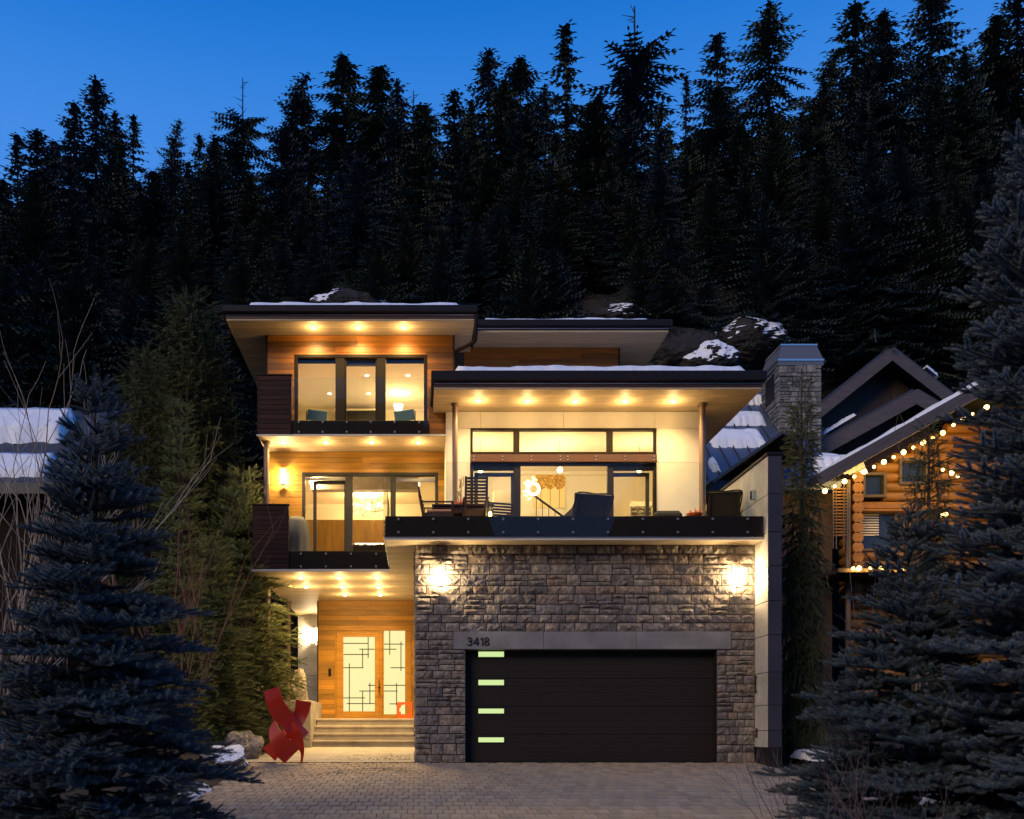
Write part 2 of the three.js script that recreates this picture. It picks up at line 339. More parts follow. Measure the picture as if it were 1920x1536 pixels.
const YS = 4.25, SX0 = -.042, SX1 = 6.594, GX0 = .948, GX1 = 5.844, GY = 2.208, LX0 = .708, LX1 = 6.125, LY = 2.552;
{
  const g = sub('stone_wall', house);
  part('mortar', [dbox(SX0 + .03, GX0 - .02, 0, YS, DST + .05, 26.7, .002), dbox(GX1 + .02, SX1, 0, YS, DST + .05, 26.7, .002), dbox(GX0 - .02, GX1 + .02, GY + .02, YS, DST + .05, DST + .6, .002)], M.mortar, g);
  let n = 0;
  const put = (x, y, w, h, r) => { const s = part('stone', stoneGeo(w - .016, h - .016, r), pick(M.stone, r), g); s.position.set(x + w / 2, y + h / 2, -DST); n++; };
  ashlar([SX0, GX0, 0, GY], .15, .235, .22, .54, 121, put, .5);
  ashlar([GX1, SX1, 0, GY], .14, .22, .18, .44, 123, put, .45);
  ashlar([SX0, LX0, GY, LY], .15, .2, .2, .5, 124, put, .3); ashlar([LX1, SX1, GY, LY], .15, .2, .2, .45, 125, put, .3);
  ashlar([SX0, SX1, LY, YS], .16, .24, .24, .60, 131, put, .42);
  // the wall's side towards the entrance
  ashlar([0, 7.9, 0, YS], .2, .3, .4, .8, 127, (u, y, w, h, r) => { const s = stoneGeo(w - .011, h - .011, r); s.rotateY(-Math.PI / 2); s.translate(SX0 + .03, y + h / 2, -(DST + .1 + u + w / 2)); side.push(s); });
  part('side_stones', side, M.stone[3], g, 'stuff');
  console.log('stones', n);
}
// lintel with the house number
{
  const g = sub('lintel', house), xs = [LX0, 2.47, 4.28, LX1];
  for (let i = 0; i < 3; i++) part('lintel_block', dbox(xs[i] + .002, xs[i + 1] - .002, GY, LY, DST - .05, DST + .25, .008, 'x', i * 3, i), M.lintel, g);
  const font = await new FontLoader().loadAsync('fonts/droid/droid_sans_regular.typeface.json');
  let x = .975;
  for (const c of '3418') {
    const t = new TextGeometry(c, { font, size: .155, depth: .018, curveSegments: 6 }); t.computeBoundingBox(); const w = t.boundingBox.max.x - t.boundingBox.min.x;
    part('numeral', metreUV(t.translate(x - t.boundingBox.min.x, 2.283, -(DST - .055))), M.black, g); x += w + .022;
  }
}
// garage door: four sections, each with a lit slot
{
  const g = sub('garage_door', house), D = DST + .2, h = GY / 4, wx0 = X(897, D), wx1 = X(945, D);
  const wy = [[1383, 1392], [1329, 1338], [1275, 1285], [1222, 1232]];
  for (let i = 0; i < 4; i++) {
    const y0 = Y(wy[i][1], D), y1 = Y(wy[i][0], D), p = sub('door_section', g), a = i * h + .004, b = (i + 1) * h - .004;
    part('door_panel', holed(GX0 - .05, GX1 + .05, a, b, D, D + .05, [wx0, wx1, y0, y1]), M.garage, p);
    for (let k = 1; k < 4; k++) part('rib', dbox(wx1 + .08, GX1 + .04, a + (b - a) * k / 4 - .004, a + (b - a) * k / 4 + .004, D, D - .004, .002), M.garage, p);
    part('slot_frame', ring(wx0 - .02, wx1 + .02, y0 - .02, y1 + .02, D - .012, D + .02, .02), M.black, p);
    part('window_slot', dbox(wx0, wx1, y0, y1, D + .012, D + .03, .002), M.slotGlow, p);
    const l = new THREE.RectAreaLight(new THREE.Color(.80, 1, .45), .75, wx1 - wx0, y1 - y0); l.position.set((wx0 + wx1) / 2, (y0 + y1) / 2, -(D + .004)); l.lookAt((wx0 + wx1) / 2, (y0 + y1) / 2, 0); scene.add(l);
  }
  part('jamb', [dbox(GX0 - .015, GX0, 0, GY, DST - .02, D + .1), dbox(GX1, GX1 + .015, 0, GY, DST - .02, D + .1)], M.black, house);
  part('garage_shell', [dbox(GX0 - .05, GX1 + .05, 0, GY, D + .12, D + .2)], M.mortar, house);
}
// wing wall on the right, clad in large panels
{
  const g = sub('wing_wall', house), x0 = X(1440, DWW) + .002, x1 = X(1466, DWW), top = 5.80, ys = [.62, 1.10, 1.72, 2.42, 3.06, 3.72, 4.36, 5.07, top];
  part('plinth', dbox(x0 + .02, x1 - .02, -.7, .30, DWW + .02, 24), M.black, g);
  part('core', dbox(x0 + .012, x1 - .012, .30, top - .01, DWW + .012, 24), M.mortar, g);
  ys.unshift(.30); const ds = [DWW, DWW + 1.35, DWW + 3.1, 23.9];
  for (let i = 0; i + 1 < ys.length; i++) {
    for (let k = 0; k < 3; k++) { part('panel', dbox(x0, x0 + .014, ys[i] + .006, ys[i + 1] - .006, ds[k] + (k ? .004 : .001), ds[k + 1] - .004, .003), M.panel, g); }
    part('panel', dbox(x0, x1, ys[i] + .006, ys[i + 1] - .006, DWW - .002, DWW + .012, .003), M.wingFrontShade, g);
  }
  part('cap', dbox(x0 - .03, x1 + .03, top, top + .05, DWW - .03, 24), M.gutter, g);
}
// terrace over the garage and its side return
function guardRun(g, x0, x1, y0, y1, top, D, joints, bolts, rows) {
  // fascia, glass in front of it, round fixings
  part('fascia', dbox(x0, x1, y0, y1, D + .03, D + .20, .004), M.fasciaDark, g);
  const js = [x0, ...joints, x1];
  for (let i = 0; i + 1 < js.length; i++) part('glass_panel', dbox(js[i] + .006, js[i + 1] - .006, y0 + .02, top, D, D + .012, .001), M.guard, g);
  for (const b of bolts) for (const y of rows) part('glass_fixing', cyl(V(b, y, -(D + .03)), V(b, y, -(D - .014)), .022, .022, 14), M.fixing, g);
}
{
  const g = sub('terrace', house), x0 = -.607, x1 = 6.588, yb = 4.288, yt = 4.70;
  part('deck', dbox(x0 + .02, x1, 4.55, 4.65, DTF + .2, 22.3), M.deck, g);
  part('soffit', dbox(x0, x1, 4.252, 4.282, DTF + .05, 26.9, .002), M.soffit, g);
  part('edge_board', dbox(x0, x1, 4.245, 4.30, DTF + .03, DTF + .05, .004), M.white, g);
  guardRun(g, x0, x1, yb + .015, yt, 5.706, DTF, [X(956, DTF), X(1196, DTF)], Array.from({ length: 11 }, (_, i) => X(747 + i * 65.5, DTF)).filter((x) => x < x1 - .1), [yb + .10, yt - .06]);
  // left return
  part('fascia', dbox(x0, x0 + .12, yb, yt, DTF + .2, DLB, .004), M.fasciaDark, g);
  for (const [a, b] of [[DTF + .02, DTF + 1.78], [DTF + 1.8, DLB]]) part('glass_panel', dbox(x0 - .03, x0 - .018, yb + .02, 5.706, a, b, .001), M.guard, g);
  for (let i = 0; i < 10; i++) for (const y of [yb + .10, yt - .06]) part('glass_fixing', cyl(V(x0, y, -(DTF + .25 + i * .37)), V(x0 - .045, y, -(DTF + .25 + i * .37)), .022, .022, 10), M.fixing, g);
  part('drain_trim', dbox(x0, x1, yb + .002, yb + .014, DTF + .01, DTF + .03, .002), M.steel, g);
}
// main floor balcony on the left with a boarded screen
function screen(name, x0, x1, y0, y1, D, depth, seed) {
  const g = sub(name, house), r = rng(seed), n = Math.round((y1 - y0) / .115), h = (y1 - y0 - .05) / n;
  part('core', [dbox(x0 + .02, x1 - .02, y0, y1 - .03, D + .02, D + .10, .003), dbox(x0 + .02, x0 + .10, y0, y1 - .03, D + .10, D + depth, .003)], M.black, g);
  for (let i = 0; i < n; i++) {
    part('plank', dbox(x0 + .035, x1 - .035, y0 + .015 + i * h + .003, y0 + .015 + (i + 1) * h - .003, D, D + .02, .003, 'x', r() * 9, r() * 9), pick(M.dark, r), g);
    part('plank', dbox(x0, x0 + .02, y0 + .015 + i * h + .003, y0 + .015 + (i + 1) * h - .003, D + .01, D + depth, .003, 'x', r() * 9, r() * 9), pick(M.dark, r), g);
  }
  part('corner_post', [dbox(x0, x0 + .034, y0, y1 - .03, D - .004, D + .02, .004), dbox(x1 - .034, x1, y0, y1 - .03, D - .004, D + .12, .004)], M.dark[1], g);
  part('cap', dbox(x0 - .015, x1 + .015, y1 - .03, y1, D - .02, D + .13, .005), M.dark[0], g);
}
{
  screen('lower_screen', -3.74, -2.92, 4.30, 5.78, DLB, DMW - DLB, 41);
  const g = sub('lower_balcony', house), x0 = -2.93, x1 = -.607;
  part('deck', dbox(-3.7, x1, 4.55, 4.65, DLB + .2, DMW), M.deck, g);
  part('soffit', dbox(-3.74, x1 - .001, 4.252, 4.289, DLB + .03, DGW + .1, .002), M.soffit, g);
  part('edge_board', dbox(-3.76, x1 - .002, 4.246, 4.30, DLB + .012, DLB + .03, .004), M.white, g);
  guardRun(g, x0, x1, 4.30, 4.715, 5.70, DLB, [X(661, DLB)], [564, 611, 658, 705].map((p) => X(p, DLB)), [4.36, 4.65]);
  screen('upper_screen', -3.70, -2.91, 7.49, 8.88, DUB, DMW - DUB, 42);
  const u = sub('upper_balcony', house);
  part('deck', dbox(-3.66, .80, 7.72, 7.80, DUB + .2, DMW), M.deck, u);
  part('soffit', dbox(-3.70, .815, 7.46, 7.482, DUB + .03, DMW + .05, .002), M.soffit, u);
  part('edge_board', dbox(-3.72, .83, 7.452, 7.495, DUB + .012, DUB + .03, .004), M.white, u);
  guardRun(u, -2.91, .26, 7.495, 7.815, 8.81, DUB, [-1.32], [560, 605, 650, 695, 740, 786].map((p) => X(p, DUB)), [7.545, 7.77]);
}
plankWall('cedar_return', .275, .82, 7.50, 8.60, DUB + .1, M.cedar, .135, null, 46);
part('return_core', dbox(.275, .82, 7.50, 8.60, DUB + .101, DUB + .25), M.mortar, house);
// upper storey
const UW = [X(554, DMW), X(799, DMW), 7.80, Y(667, DMW)];
part('wall', holed(-3.68, .90, 7.50, 10.31, DMW + .001, DMW + .12, UW), M.mortar, house);
plankWall('upper_cedar_wall', -3.66, .885, 7.80, 10.30, DMW, M.cedar, .140, UW, 51);
part('corner_trim', [dbox(-3.69, -3.655, 7.5, 10.305, DMW + .1, DMW - .025), dbox(.88, .915, 7.5, 10.305, DMW + .1, DMW - .025)], M.dark[0], house);
// main storey, left
const DWN = [X(568, DMW), X(820, DMW), 4.66, Y(888, DMW)];
part('wall', holed(-3.64, .70, 4.30, 7.46, DMW + .001, DMW + .12, DWN), M.mortar, house);
plankWall('main_cedar_wall', -3.62, .675, 4.66, 7.455, DMW, M.cedarPale, .140, DWN, 52);
// entrance
const FDW = [X(628, DDW), X(772, DDW), .95, Y(1180, DDW)];
part('wall', holed(-2.75, -.05, .9, 4.25, DDW + .001, DDW + .12, FDW), M.mortar, house);
plankWall('entry_cedar_wall', -2.75, -.06, .95, 4.25, DDW, M.cedarPale, .138, FDW, 53);
part('corner_trim', dbox(-2.78, -2.75, .9, 4.25, DDW - .022, DDW + .1), M.dark[2], house);
{ // grey panelled wall beside the entrance, set back
  const g = sub('entry_side_wall', house), ys = [.6, 1.45, 2.35, 3.25, 4.25];
  part('core', [dbox(-3.72, -2.7, .3, 4.25, DGW + .02, DGW + .15), dbox(-2.775, -2.70, .3, 4.25, DDW + .1, DGW + .1)], M.mortar, g);
  for (let i = 0; i < 4; i++) part('panel', dbox(-3.72, -2.78, ys[i] + .006, ys[i + 1] - .006, DGW, DGW + .02, .003), M.panel, g);
  for (let i = 0; i < 4; i++) part('panel', dbox(-2.80, -2.775, ys[i] + .006, ys[i + 1] - .006, DDW + .12, DGW, .003), M.panel, g);
}
// front door with side light
{
  const g = sub('front_door', house), D = DDW, c = pick(M.cedarPale), px = (a) => X(a, D), py = (a) => Y(a, D), [x0, x1, y0, y1] = FDW;
  part('door_frame', [...ring(x0, x1, y0, y1, D - .03, D + .10, .045), dbox(px(711), px(717), y0 + .045, y1 - .045, D - .03, D + .10)], M.cedarPale[2], g);
  const glass = [[643.8, 702.8, 1194.5, 1334], [719.8, 759.5, 1182.5, 1339.5]], leafs = [[x0 + .046, px(711) - .001], [px(717) + .001, x1 - .046]];
  glass.forEach((q, i) => {
    const h = [px(q[0]), px(q[1]), py(q[3]), py(q[2])];
    part(i ? 'side_light' : 'door_leaf', holed(leafs[i][0], leafs[i][1], y0 + .046, y1 - .046, D - .005, D + .05, h), M.cedarPale[3], g);
    part('frosted_glass', dbox(h[0], h[1], h[2], h[3], D + .014, D + .03, .001), M.doorGlow, g);
    const l = new THREE.RectAreaLight(new THREE.Color(1, .86, .42), .9, h[1] - h[0], h[3] - h[2]); l.position.set((h[0] + h[1]) / 2, (h[2] + h[3]) / 2, -(D + .010)); l.lookAt((h[0] + h[1]) / 2, (h[2] + h[3]) / 2, 0); scene.add(l);
  });
  // metal lines in the glass, from the photograph's pattern
  const zx = (a) => px(460 + a * .27346), zy = (a) => py(1040 + a * .27346);
  const lines = [[672, 609, 842, 609], [842, 563, 842, 707], [784, 649, 888, 649], [672, 685, 845, 685], [804, 649, 804, 776], [672, 776, 806, 776], [713, 750, 713, 1076], [843, 897, 888, 897], [854, 882, 854, 1022], [784, 936, 888, 936], [804, 936, 804, 1076], [672, 983, 818, 983], [698, 1022, 888, 1022],
    [952, 614, 1082, 614], [990, 521, 990, 685], [952, 649, 1032, 649], [1067, 600, 1067, 796], [1000, 776, 1094, 776], [952, 897, 1092, 897], [1037, 884, 1037, 1030], [952, 936, 1040, 936], [993, 1024, 1092, 1024]];
  for (const [a, b, c2, d] of lines) part('glazing_line', dbox(Math.min(zx(a), zx(c2)) - .012, Math.max(zx(a), zx(c2)) + .012, Math.min(zy(b), zy(d)) - .012, Math.max(zy(b), zy(d)) + .012, D + .002, D + .0139, .002), M.frameGrey, g);
  part('handle', [cyl(V(px(711), py(1275), -(D - .09)), V(px(711), py(1303), -(D - .09)), .012), cyl(V(px(711), py(1279), -(D - .09)), V(px(711), py(1279), -(D - .02)), .008), cyl(V(px(711), py(1299), -(D - .09)), V(px(711), py(1299), -(D - .02)), .008)], M.frame, g);
  part('lockset', cyl(V(px(711), py(1289), -(D - .03)), V(px(711), py(1289), -(D - .055)), .03), M.frame, g);
  part('door_bell', [dbox(px(616), px(621), py(1268), py(1254), D - .04, D - .016, .006)], M.frame, house);
  part('threshold', dbox(x0, x1, y0 - .03, y0, D - .12, D + .1), M.concrete, g);
}
// porch, steps, planter
{
  const p = new THREE.Group(); p.name = 'porch_floor'; scene.add(p); tag(p, 'pale concrete slab at the foot of the entrance steps', null, null, 'structure');
  const s = metreUV(new THREE.PlaneGeometry(3.8, 8, 30, 40).rotateX(-Math.PI / 2).translate(-1.95, 0, -22.7)); const q = s.attributes.position;
  for (let i = 0; i < q.count; i++) q.setY(i, driveY(-q.getZ(i)) + .012); s.computeVertexNormals();
  part('slab', s, M.concrete, p);
  const g = sub('entry_steps', house);
  for (let i = 0; i < 4; i++) {
    const D = 24.3 + i * .30, y = .2 + (i + 1) * .187, xl = i < 2 ? -2.92 : -2.70 + (i - 2) * .03;
    part('riser', dbox(xl + .03, -.08, i ? .2 + i * .187 - .02 : .1, y - .05, D + .035, D + .34, .002), M.concrete, g);
    part('tread', dbox(xl, -.075, y - .05, y, D, i < 3 ? D + .335 : 27, .006), M.tread, g);
  }
  const pl = sub('planter', house);
  part('planter_wall', [dbox(-3.55, -2.66, .05, 1.39, 24.0, 24.14, .012), dbox(-2.80, -2.66, .05, 1.39, 24.14, 27.05, .012), dbox(-3.55, -3.41, .05, 1.39, 24.14, 29.9, .012)], M.concrete, pl);
  part('planter_soil', dbox(-3.45, -2.75, .05, 1.25, 24.1, 29.9), M.soil, pl);
  part('pier', dbox(-3.74, -3.44, -.1, .98, 22.62, 23.0, .012), M.concrete, pl);
}
for (const [px, D, y0, y1, r] of [[501, 22.79, .98, 4.252, .075], [540, 26.96, 1.2, 4.252, .072], [499.5, 22.7, 4.65, 7.46, .065], [853, 21.68, 4.65, 8.0, .062], [1317, 21.68, 4.65, 8.0, .072]])
  part('column', [cyl(V(X(px, D), y0, -D), V(X(px, D), y1, -D), r, r, 20), cyl(V(X(px, D), y1 - .05, -D), V(X(px, D), y1, -D), r * 1.5, r * 1.5, 20), cyl(V(X(px, D), y0, -D), V(X(px, D), y0 + .02, -D), r * 1.7, r * 1.7, 20)], M.column, house);

// windows
function glazing(name, D, x0, x1, y0, y1, t, bars, panes, mat = M.frame) {
  const g = sub(name, house);
  part('frame', [...ring(x0 - .02, x1 + .02, y0, y1 + .02, D - .03, D + .11, t), ...bars.map(([a, b]) => dbox(a, b, y0 + t, y1 + .02 - t, D - .02, D + .10, .005))], mat, g);
  for (const [a, b, c, d, k = 0] of panes) part('pane', box(a, b, c, d, -(D + .053 + k), -(D + .053 + k)).deleteAttribute('normal') && new THREE.PlaneGeometry(b - a, d - c).translate((a + b) / 2, (c + d) / 2, -(D + .05 + k)), M.glass, g);
  return g;
}
{
  const D = DMW, x = (p) => X(p, D), y = (p) => Y(p, D);
  let g = glazing('upper_window', D, ...UW, .075, [[x(629), x(646)], [x(707), x(723)]], [[x(557), x(630), 7.85, y(670)], [x(646), x(707), 7.85, y(676)], [x(722), x(797), 7.85, y(670)]]);
  part('sash', ring(x(645.5), x(707.5), 7.86, y(671.5), D + .02, D + .07, .05), M.frame, g);
  for (const [a, b] of [[557, 629], [646, 707], [723, 797]]) part('roller_blind', dbox(x(a) + .01, x(b) - .01, y(a === 646 ? 684 : 679), y(670.5), D + .09, D + .12, .01), M.frameGrey, g);
  g = glazing('balcony_door', D, ...DWN, .075, [[x(648), x(661)], [x(732), x(742)]], [[x(572), x(648), 4.7, y(892)], [x(662), x(732), 4.7, y(892)], [x(742), x(816), 4.7, y(892)]], M.frameGrey);
  part('sliding_leaf', ring(x(586), x(651), 4.70, y(899), D + .13, D + .18, .085), M.frameGrey, g);
  part('track_head', [dbox(x(573), x(648), y(899), y(895), D + .05, D + .12), dbox(x(742), x(816), y(902), y(896), D + .05, D + .12)], M.steel, g);
  // living room front: clerestory, beam, sliding doors
  const L = DLW, lx = (p) => X(p, L), ly = (p) => Y(p, L);
  g = glazing('clerestory_window', L, lx(884), lx(1229), ly(852), ly(805), .05, [[lx(963), lx(974)], [lx(1138), lx(1149)]], [[lx(885), lx(1228), ly(851), ly(806)]]);
  const bm = sub('steel_beam', house);
  part('channel', [dbox(lx(882), lx(1231), ly(866), ly(853), L - .05, L + .1), dbox(lx(882), lx(1231), ly(868), ly(866.2), L - .09, L + .1)], M.fasciaRed, bm);
  for (const p of [888, 942, 996, 1050, 1064, 1117, 1171, 1225]) for (const q of [857, 863]) part('bolt', cyl(V(lx(p), ly(q), -(L - .05)), V(lx(p), ly(q), -(L - .066)), .015, .015, 8), M.steel, bm);
  g = glazing('terrace_door', L, lx(884), lx(1229), 4.65, ly(869), .06, [[lx(964), lx(976)], [lx(1139), lx(1150)]], [[lx(888), lx(965), 4.7, ly(872)], [lx(1149), lx(1225), 4.7, ly(872)]], M.frame);
  part('sliding_leaf', [...ring(lx(890), lx(966), 4.68, ly(884), L + .12, L + .17, .085), ...ring(lx(1146), lx(1220), 4.68, ly(884), L + .12, L + .17, .085)], M.frameGrey, g);
  part('screen_box', [dbox(lx(888), lx(964), ly(881), ly(873), L + .02, L + .11), dbox(lx(1150), lx(1226), ly(881), ly(873), L + .02, L + .11)], M.frameGrey, g);
}
// living room white wall in large panels with open joints
{
  const g = sub('white_wall', house), L = DLW, h = [X(882, L), X(1231, L), 4.65, Y(803, L)];
  part('core', holed(.69, 6.556, 4.60, 8.01, L + .02, L + .14, h), M.mortar, g);
  const ym = Y(803, L), yj = Y(868, L);
  const xs = [.69, X(901, L), X(1057, L), X(1228, L), 6.556];
  for (let i = 0; i < 4; i++) part('panel', dbox(xs[i] + .003, xs[i + 1] - .003, ym + .003, 8.005, L, L + .02, .002), M.white, g);
  for (const [a, b] of [[.69, h[0]], [h[1], 6.556]]) { part('panel', dbox(a + .003, b - .003, yj + .003, ym - .003, L, L + .02, .002), M.white, g); part('panel', dbox(a + .003, b - .003, 4.65, yj - .003, L, L + .02, .002), M.white, g); }
  part('side_wall', [dbox(.668, .69, 4.65, 8.0, L, DMW, .002), dbox(6.556, 6.58, 4.6, 8.0, L, 27.4, .002)], M.white, g);
}
// roofs
function roof(name, x0, x1, ys, D0, D1, fh, gh, th, boards) {
  const g = sub(name, house);
  part('soffit', dbox(x0, x1, ys, ys + .03, D0, D1, .002), M.soffit, g);
  part('drip_edge', [dbox(x0 - .01, x1 + .01, ys - .012, ys + .03, D0 - .02, D0, .004), dbox(x0 - .02, x0, ys - .012, ys + .03, D0, D1, .004), dbox(x1, x1 + .02, ys - .012, ys + .03, D0, D1, .004)], M.soffit, g);
  part('fascia', [dbox(x0 - .025, x1 + .025, ys + .03, ys + fh, D0 - .028, D0 + .05), dbox(x0 - .025, x0 + .03, ys + .03, ys + fh, D0 + .05, D1), dbox(x1 - .03, x1 + .025, ys + .03, ys + fh, D0 + .05, D1)], M.fasciaRed, g);
  part('roof_deck', dbox(x0, x1, ys + fh, ys + fh + th, D0 + .03, D1), M.gutter, g);
  part('gutter', [dbox(x0 - .09, x1 + .09, ys + fh, ys + fh + gh, D0 - .14, D0 + .03, .02), dbox(x0 - .09, x0, ys + fh, ys + fh + gh, D0 + .03, D1, .02), dbox(x1, x1 + .09, ys + fh, ys + fh + gh, D0 + .03, D1, .02)], M.gutter, g);
  part('trim', dbox(x0 - .03, x1 + .03, ys + fh - .035, ys + fh - .012, D0 - .04, D0 - .028, .003), M.steel, g);
  return g;
}
roof('upper_roof', X(426, DUR), X(888, DUR), 10.31, DUR, 29.4, .15, .17, .12);
roof('lower_roof', X(816, DLR), X(1427, DLR), 8.01, DLR, 25.2, .14, .22, .12);
roof('middle_roof', 1.45, X(1252, DMR), 10.43, DMR, 29.4, .10, .16, .10);
plankWall('rear_cedar_wall', 1.2, 5.16, 8.3, 10.42, DMRW, M.cedar, .145, null, 54);
{ // unseen light trough, added to brighten the rear wall and its soffit
  const t = thing('added_light_strip', 'added unseen light trough on the roof that brightens the rear cedar wall', 'added light strip', null, [2.55, 8.42, -(DMRW - .45)]);
  part('trough', [cbox(-1.2, 1.2, 0, .03, -.05, .05, .004), cbox(-1.2, 1.2, .03, .08, .04, .05, .002), cbox(-1.2, 1.2, .03, .08, -.05, -.04, .002)], M.frame, t); part('diffuser', cbox(-1.18, 1.18, .035, .055, -.035, .035, .004), M.lens, t);
  const l = new THREE.RectAreaLight(LAMP, 50, 2.36, .07); l.position.set(2.55, 8.49, -(DMRW - .45)); l.lookAt(2.55, 12, -(DMRW - .40)); scene.add(l);
}
part('wall', [dbox(1.0, 5.18, 8.1, 10.43, DMRW + .001, DMRW + .1), dbox(5.06, 5.18, 8.1, 10.43, DMRW + .1, 29.3)], M.mortar, house);
part('corner_trim', dbox(5.15, 5.19, 8.2, 10.42, DMRW + .05, DMRW - .025), M.dark[0], house);
{ // rainwater pipe from the upper roof
  const p = [at(894, 588, 22.62), at(892, 612, 22.62), at(890, 640, 22.7), at(856, 658, 23.38), at(853, 662, 23.44), at(853, 690, 23.44), at(853, 735, 23.44)];
  part('downpipe', tube(p, .045, 60, 10), M.frame, house);
}
// shells of the rooms (walls, ceilings, floors) so that light enters only through the glass
function room(x0, x1, y0, y1, d0, d1, floorMat) {
  part('interior_wall', [dbox(x0 - .1, x1 + .1, y0 - .1, y1 + .1, d1, d1 + .1, .002), dbox(x0 - .1, x0, y0 - .1, y1 + .1, d0, d1, .002), dbox(x1, x1 + .1, y0 - .1, y1 + .1, d0, d1, .002)], M.plaster, house);
  part('ceiling', dbox(x0, x1, y1, y1 + .1, d0, d1, .002), M.ceiling, house);
  part('floor', dbox(x0, x1, y0 - .1, y0, d0, d1, .002), floorMat, house);
}
room(-3.55, .80, 7.85, 10.20, DMW + .12, 28.6, M.deck);
room(-3.50, .56, 4.66, 7.38, DMW + .12, 28.6, M.floorWood);
room(.80, 6.45, 4.66, 7.90, DLW + .14, 27.0, M.floorWood);
part('outer_wall', [dbox(-3.68, -3.66, 4.3, 10.3, DMW + .1, 29.3), dbox(.905, .93, 7.9, 10.3, DMW + .1, 29.3)], M.panel, house);

// ---------------------------------------------------------------- lamps
const ORD = ['first', 'second', 'third', 'fourth', 'fifth'];
function downlight(px, py, ys, I, label, group) {
  const D = (ys - EYE) * F / (HZ - py), x = X(px, D), t = thing('downlight', label, 'downlight', group, [x, ys, -D]);
  part('trim_ring', new THREE.TorusGeometry(.062, .010, 8, 24).rotateX(Math.PI / 2).translate(0, -.006, 0), M.steel, t);
  part('lens', new THREE.SphereGeometry(.052, 16, 8, 0, Math.PI * 2, Math.PI / 2, Math.PI / 2).scale(1, .9, 1), M.lens, t);
  lampAt(V(x, ys - .20, -D), I * .07);
  const s = new THREE.SpotLight(LAMP, I * 1.15, 0, 1.25, .8); s.position.set(x, ys - .03, -D); s.target.position.set(x, 0, -D + .25); s.castShadow = true; s.shadow.radius = 2; scene.add(s, s.target);
}
const DG = 'recessed downlights in the soffits';
[[587, 614], [672, 614], [757, 614]].forEach(([x, y], i) => downlight(x, y, 10.31, P.downUpper, `round soffit downlight under the top roof, ${ORD[i]} of three from the left`, DG));
[[531, 829], [611, 829], [697, 829], [785, 829]].forEach(([x, y], i) => downlight(x, y, 7.46, P.downMid, `round soffit downlight under the upper balcony, ${ORD[i]} of four from the left`, DG));
[[897, 751], [989, 752], [1079, 752], [1172, 752], [1262, 752]].forEach(([x, y], i) => downlight(x, y, 8.01, P.downTerrace, `round soffit downlight above the terrace, ${ORD[i]} of five from the left`, DG));
[[[564, 1083], [574, 1100]], [[636, 1083], [642, 1100], [647, 1115]], [[707, 1083], [710, 1100], [713, 1115]]].forEach((row, r) => row.forEach(([x, y], i) => downlight(x, y, 4.25, P.downEntry, `small soffit downlight above the entrance, ${ORD[i]} from the front in the ${['left', 'middle', 'right'][r]} row`, DG)));

function sconce(x, y, D, w, h, I, label, out = .02) {
  const t = thing('wall_lamp', label, 'wall lamp', 'up and down wall lamps', [x, y, -D]);
  part('back_plate', dbox(-w * .8, w * .8, -h * .35, h * .35, -.001, out + .012, .004).translate(0, 0, 0), M.steel, t);
  const z = out + .10;
  part('glass_tube', new THREE.CylinderGeometry(w / 2, w / 2, h, 20).translate(0, 0, z), M.tubeGlow, t);
  part('cap', [new THREE.CylinderGeometry(w / 2 + .012, w / 2 + .012, .018, 20).translate(0, h / 2 + .009, z), new THREE.CylinderGeometry(w / 2 + .012, w / 2 + .012, .018, 20).translate(0, -h / 2 - .009, z)], M.steel, t);
  part('bracket', dbox(-.02, .02, -.04, .04, -z, -out, .004), M.steel, t);
  lampAt(V(x, y + h * .22, -D + z), I / 2, new THREE.Color(1, .72, .38)); lampAt(V(x, y - h * .22, -D + z), I / 2, new THREE.Color(1, .72, .38));
}
sconce(X(826, DST), Y(1085, DST), DST, .125, .36, P.sconce, 'glowing tube wall lamp on the stone wall left of the garage door', .09);
sconce(X(1380, DST), Y(1086, DST), DST, .125, .36, P.sconce, 'glowing tube wall lamp on the stone wall right of the garage door', .09);
sconce(X(532, DMW), Y(897, DMW), DMW, .12, .36, P.sconce, 'glowing tube wall lamp on the cedar wall of the left balcony', .03);
sconce(X(587, DGW), Y(1192, DGW), DGW, .14, .34, P.sconceEntry, 'glowing tube wall lamp on the grey wall left of the entrance door', .03);

